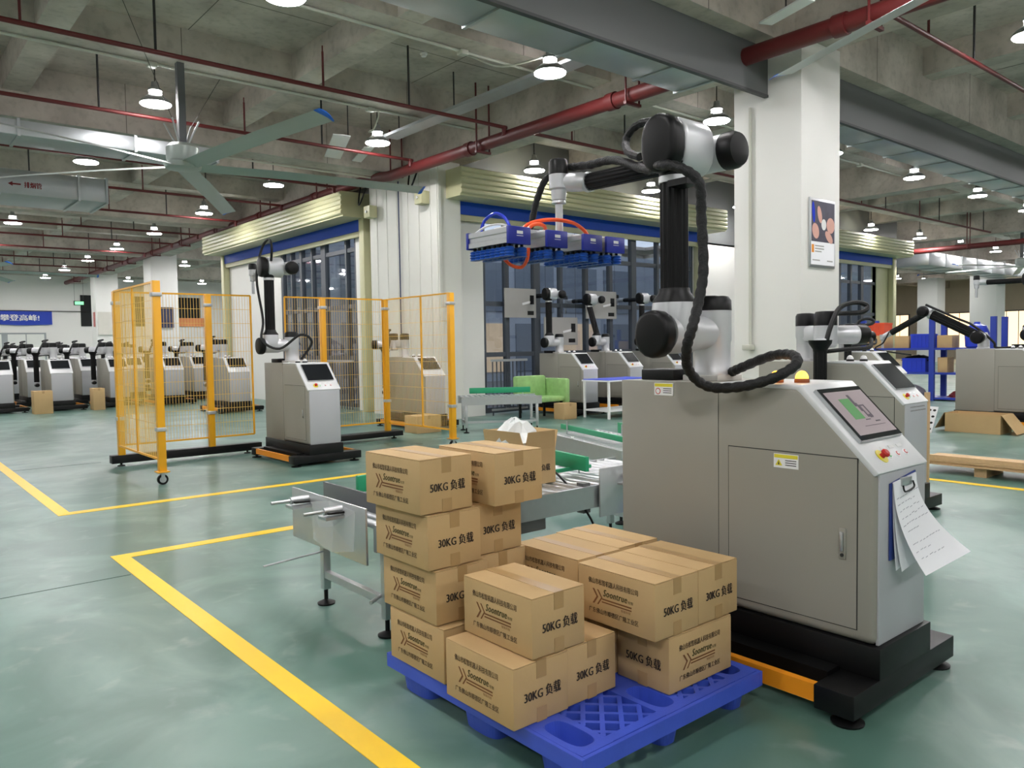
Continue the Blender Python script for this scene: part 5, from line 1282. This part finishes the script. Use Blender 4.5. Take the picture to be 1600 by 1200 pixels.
# display boards hung at the glazing (robot pictures)
for (a, b, c, d, lab) in ((10.85, 11.75, 2.1, 2.74, 'grey printed board at the glazing, behind the leftmost upright robot'), (12.0, 13.05, 1.48, 2.12, 'grey printed board hung low between the upright robots'), (13.35, 14.4, 2.1, 2.76, 'grey printed board at the glazing, behind the middle upright robot')):
    o = thing('display_board', lab, 'board', (a, 13.12, c))
    MB().box(a, 13.11, c, b, 13.14, d).build('panel', mat('grey_print_board', (168, 166, 162), 0.5, var=0.1, scale=2), o, w=True)
    w = b - a
    g_ = MB(); g_.bar((a + w*0.55, 13.108, c + 0.3), (a + w*0.85, 13.108, c + 0.36), 0.004, 0.05); g_.build('printed_arm', M_WHITEB, o, w=True)
    MB().box(a + w*0.8, 13.106, c + 0.3, a + w*0.93, 13.11, c + 0.5).build('printed_joint', M_BLKCAP, o, w=True)
    MB().box(a + w*0.72, 13.106, c + 0.06, a + w*0.92, 13.11, c + 0.15).build('printed_joint', M_BLKCAP, o, w=True)
    for x in (a + 0.05, b - 0.05): MB().cyl((x, 13.12, d), (x, 13.12, 4.1), 0.004, n=5).build('hanger_wire', M_DARKROD, o, w=True)
ra = thing('guard_railing', 'grey steel guard railing inside the glazing', 'railing', (11.0, 13.0, 0))
MB().box(10.36, 12.98, 1.15, 11.36, 13.03, 1.2).build('top_rail', M_GALV, ra, w=True)
MB().box(10.36, 12.99, 0.1, 11.36, 13.02, 0.14).build('bottom_rail', M_GALV, ra, w=True)
for k in range(9): MB().box(10.38 + k * 0.113, 12.995, 0.0 if k % 7 == 0 else 0.14, 10.4 + k * 0.113, 13.015, 1.15).build('baluster', M_FRAME, ra, w=True)
r2 = thing('guard_railing', 'grey steel guard railing inside the left glazing', 'railing', (9.15, 18.0, 0))
MB().box(9.12, 16.8, 1.15, 9.17, 20.9, 1.2).build('top_rail', M_GALV, r2, w=True)
for k in range(30): MB().box(9.13, 16.85 + k * 0.138, 0.0, 9.15, 16.87 + k * 0.138, 1.15).build('baluster', M_FRAME, r2, w=True)

# ---------------------------------------------------------------- things by the glazing
tb = thing('work_table', 'small white-legged table with blue top beside the upright robots', 'table', (11.45, 10.65, 0))
MB().box(11.35, 10.55, 0.74, 12.7, 11.3, 0.77).build('table_frame', M_WHITEB, tb, w=True)
MB().box(11.37, 10.57, 0.77, 12.68, 11.28, 0.785).build('table_top', mat('blue_table_top', (70, 90, 220), 0.4), tb, w=True)
for (x, y) in ((11.37, 10.57), (12.64, 10.57), (11.37, 11.24), (12.64, 11.24)): MB().box(x, y, 0, x + 0.04, y + 0.04, 0.74).build('leg', M_WHITEB, tb, w=True)
MB().box(11.38, 10.59, 0.14, 12.66, 11.26, 0.17).build('lower_shelf', M_WHITEB, tb, w=True)
gc = thing('chair', 'low chair covered in green patterned cloth', 'chair', (10.4, 11.9, 0))
MB().box(10.35, 11.55, 0.34, 11.15, 12.2, 0.44).build('seat', M_GREENCLOTH, gc, w=True, bevel=0.03)
MB().box(10.3, 12.1, 0.38, 11.1, 12.25, 0.86).build('backrest', M_GREENCLOTH, gc, w=True, bevel=0.04)
MB().box(11.1, 11.5, 0.3, 11.22, 12.2, 0.8).build('armrest', M_GREENCLOTH, gc, w=True, bevel=0.04)
for (x, y) in ((10.38, 11.6), (11.05, 11.6), (10.38, 12.12), (11.05, 12.12)): MB().box(x, y, 0, x + 0.04, y + 0.04, 0.34).build('leg', M_BLACK, gc, w=True)
def plain_carton(label, x, y, w, d, h, z=0.0, group='plain cartons', name='carton'):
    o = thing(name, label, 'carton', (x, y, z), group=group)
    MB().box(x, y, z, x + w, y + d, z + h).build('body', M_CARD, o, w=True, bevel=0.004)
    MB().box(x + w/2 - 0.025, y - 0.001, z + h - 0.06, x + w/2 + 0.025, y, z + h).build('tape', M_TAPE, o, w=True)
    MB().box(x + w/2 - 0.025, y - 0.001, z + h, x + w/2 + 0.025, y + d, z + h + 0.001).build('tape', M_TAPE, o, w=True)
    return o
plain_carton('small brown carton beside the green covered chair', 10.75, 11.2, 0.35, 0.3, 0.32)
plain_carton('brown carton at the front-row packed robot, nearer the fence', 3.3, 21.95, 0.4, 0.4, 0.56, group='cartons among the packed robots')
plain_carton('brown carton at the front-row packed robot, second from the fence', 1.7, 22.6, 0.4, 0.4, 0.56, group='cartons among the packed robots')
plain_carton('brown carton among the packed robots at the left edge', 1.6, 24.0, 0.45, 0.4, 0.6, group='cartons among the packed robots')
plain_carton('brown carton between the two front-row packed robots', 4.65, 22.2, 0.27, 0.4, 0.56, group='cartons among the packed robots')
plain_carton('low brown carton behind the right-hand fence panels', 7.35, 11.3, 0.5, 0.4, 0.3, group='plain cartons')

# ---------------------------------------------------------------- right-hand side
fcn = thing('flat_carton', 'long open brown carton lying on the floor at the right', 'carton', (13.65, 4.4, 0))
for b_ in ((13.45, 4.35, 0.0, 13.95, 5.15, 0.006), (13.45, 4.35, 0.006, 13.456, 5.15, 0.3), (13.944, 4.35, 0.006, 13.95, 5.15, 0.3), (13.456, 4.35, 0.006, 13.944, 4.356, 0.3), (13.456, 5.144, 0.006, 13.944, 5.15, 0.3)):
    MB().box(*b_).build('side', M_CARD, fcn, w=True)
MB().prism([(13.45, 4.34, 0.3), (13.95, 4.34, 0.3), (13.95, 4.12, 0.02), (13.42, 4.12, 0.02)], (0, -0.006, 0)).build('flap', M_CARD, fcn, w=True)
MB().prism([(13.45, 5.16, 0.3), (13.95, 5.16, 0.3), (13.95, 5.3, 0.04), (13.45, 5.3, 0.04)], (0, 0.006, 0)).build('flap', M_CARDIN, fcn, w=True)
sk_ = thing('timber_skid', 'low timber skid of pale boards on the floor at the right', 'skid', (9.2, 2.5, 0))
for k in range(3): MB().box(9.15 + 0.012 * (k % 2), 0.2, 0.1 + 0.018 * k, 9.75, 3.8, 0.116 + 0.018 * k).build('board', M_WOOD, sk_, w=True)
MB().box(9.15, 0.2, 0.154, 9.2, 3.8, 0.205).build('edge_board', M_WOOD, sk_, w=True)
for y in (0.6, 1.8, 3.1): MB().box(9.2, y, 0, 9.7, y + 0.12, 0.1).build('block', M_WOOD, sk_, w=True)
tm = MB().box(7.9, 3.19, 0, 7.98, 3.215, 0.98).build('timber_board', M_WOOD, bevel=0.003); tag(tm, 'pale upright timber board behind the folded robot', 'board')
pf = thing('perforated_plate', 'white perforated plate leaning by the open carton', 'plate', (12.6, 5.1, 0))
P0 = Vector((13.05, 5.2, 0.0)); ex_ = Vector((0.1, 0.34, 0.0)); ey_ = Vector((0.22, -0.02, 0.4))
MB().prism([P0, P0 + ex_, P0 + ex_ + ey_, P0 + ey_], (0.012, -0.002, 0)).build('plate', M_WHITEB, pf, w=True)
nn = ex_.cross(ey_).normalized()
if nn.x > 0: nn = -nn
for i in range(4):
    for j in range(4):
        c = P0 + ex_ * (0.14 + 0.24 * i) + ey_ * (0.14 + 0.24 * j) + nn * 0.001
        a_ = ex_.normalized() * 0.03; b_ = ey_.normalized() * 0.02
        MB().add([c + a_ * math.cos(q) + b_ * math.sin(q) for q in [k * math.pi / 5 for k in range(10)]], [tuple(range(10))]).build('hole', M_GAP, pf, w=True)
sh = thing('shelving_unit', 'blue steel shelving unit with crates, right of the pillar', 'shelf', (20.2, 8.2, 0))
for (x, y) in ((19.9, 6.6), (19.9, 7.93), (19.9, 9.6), (20.6, 6.6), (20.6, 7.93), (20.6, 9.6)): MB().box(x - 0.04, y - 0.06, 0, x + 0.04, y + 0.06, 1.98).build('upright', M_SHELFB, sh, w=True)
for z in (0.08, 0.68, 1.27): 
    s_ = MB().box(19.88, 6.6, z - 0.05, 20.62, 9.6, z).build('shelf_board', M_SHELFB, sh, w=True)
def crate(label, x, y, z, w, d, h, m):
    o = thing('storage_crate', label, 'crate', (x, y, z))
    t = 0.02
    MB().box(x, y, z, x + w, y + d, z + t).build('bottom', m, o, w=True)
    for (a, b, c, e) in ((x, y, x + w, y + t), (x, y + d - t, x + w, y + d), (x, y + t, x + t, y + d - t), (x + w - t, y + t, x + w, y + d - t)):
        MB().box(a, b, z + t, c, e, z + h).build('side', m, o, w=True)
    MB().box(x - 0.012, y - 0.012, z + h - 0.04, x + w + 0.012, y + d + 0.012, z + h - 0.015).build('rim', m, o, w=True)
    for k in range(4): MB().box(x - 0.008, y + d * (0.15 + 0.22 * k), z + 0.03, x, y + d * (0.15 + 0.22 * k) + 0.02, z + h - 0.05).build('rib', m, o, w=True)
crate('blue plastic crate on the upper shelf', 19.95, 8.03, 1.272, 0.5, 0.42, 0.34, M_CRATEB)
crate('blue plastic crate on the middle shelf', 19.95, 8.1, 0.682, 0.5, 0.55, 0.34, M_CRATEB)
crate('orange-red plastic crate at the end of the upper shelf', 19.95, 9.1, 1.272 + 0.32, 0.45, 0.4, 0.32, M_ORCRATE)
plain_carton('brown carton under the orange-red crate', 19.95, 9.1, 0.5, 0.45, 0.318, 1.271, group='cartons on the shelving')
plain_carton('brown carton left of the blue crate on the upper shelf', 19.95, 8.5, 0.45, 0.34, 0.3, 1.271, group='cartons on the shelving')
plain_carton('brown carton right of the blue shelf upright', 19.95, 7.5, 0.4, 0.34, 0.3, 1.271, group='cartons on the shelving')
plain_carton('brown carton on the middle shelf by the upright', 19.95, 7.6, 0.4, 0.22, 0.36, 0.681, group='cartons on the shelving')
drum = MB().lathe((20.2, 7.05, 1.272), (0, 0, 1), [(0, 0.2), (0.02, 0.24), (0.34, 0.26), (0.5, 0.2), (0.56, 0.07), (0.6, 0.06)], 20).build('plastic_jug', M_CRATEB, smooth=True); tag(drum, 'large blue plastic jug on the upper shelf', 'jug')
def lump(label, name, cat, c, r, m, sz=0.6):
    random.seed(int(c[1] * 100)); n = 12; vs = []; fs = []
    for i in range(6):
        a = math.pi / 2 * i / 5
        for k in range(n):
            q = 2 * math.pi * k / n; rr = r * math.cos(a) * random.uniform(0.8, 1.15) + 0.01
            vs.append((c[0] + rr * math.cos(q), c[1] + rr * 1.5 * math.sin(q), c[2] + r * sz * math.sin(a) * random.uniform(0.9, 1.1) if i else c[2]))
    for i in range(5):
        for k in range(n): fs.append((i*n+k, i*n+(k+1) % n, (i+1)*n+(k+1) % n, (i+1)*n+k))
    fs.append(tuple(range(n))); fs.append(tuple(range(5*n, 6*n)))
    tag(MB().add(vs, fs).build(name, m, smooth=True), label, cat)
lump('black cable bundle piled in the blue crate', 'cable_bundle', 'cable', (20.2, 8.38, 0.95), 0.24, M_RUBBER)
lump('grey folded cloth on the lowest shelf', 'cloth', 'cloth', (20.2, 8.6, 0.081), 0.28, mat('grey_cloth', (140, 138, 146), 0.8), 1.0)
lump('dark red bundle on the lowest shelf', 'bundle', 'bundle', (20.2, 7.35, 0.081), 0.2, mat('dark_red_cloth', (120, 40, 44), 0.8), 0.9)
gcab = thing('grey_cabinet', 'long grey metal chest standing behind the folded robot', 'cabinet', (18.5, 9.9, 0))
MB().box(18.2, 9.85, 0.0, 19.2, 11.6, 1.2).build('body', M_CAB, gcab, w=True, bevel=0.006)
for k in range(2):
    d_ = MB().box(18.19, 9.9 + k * 0.85, 0.1, 18.2, 10.7 + k * 0.85, 1.15).build('door', M_CAB, gcab, w=True)
    MB().box(18.17, 9.95 + k * 0.85, 0.6, 18.19, 9.98 + k * 0.85, 0.75).build('handle', M_STEEL, d_, w=True)
copy_tree(RB, (17.3, 4.1, 0), label='upright robot arm peeking in at the right edge behind the cut-off robot', group='palletising robots')
# warm-lit openings in the far end wall
for (a, b, z0, z1, lab) in ((17.5, 20.5, 0.8, 3.3, 'bright warm-lit window at the far right end'), (22.0, 25.2, 0.8, 3.3, 'bright warm-lit window left of the far white pillar'), (26.4, 29.0, 0.8, 3.3, 'warm-lit window farthest from the right edge')):
    NW[0] += 1
    o = bpy.data.objects.new('window_%d' % NW[0], None); COL.objects.link(o); struct(o); tag(o, lab, 'window')
    MB().box(X1 - 0.06, a - 0.08, z0 - 0.08, X1 - 0.01, b + 0.08, z1 + 0.08).build('frame', M_FRAME, o)
    n = 4
    for k in range(n): MB().box(X1 - 0.09, a + (b - a) * k / n + 0.03, z0, X1 - 0.05, a + (b - a) * (k + 1) / n - 0.03, z1).build('pane', M_WARM, o)
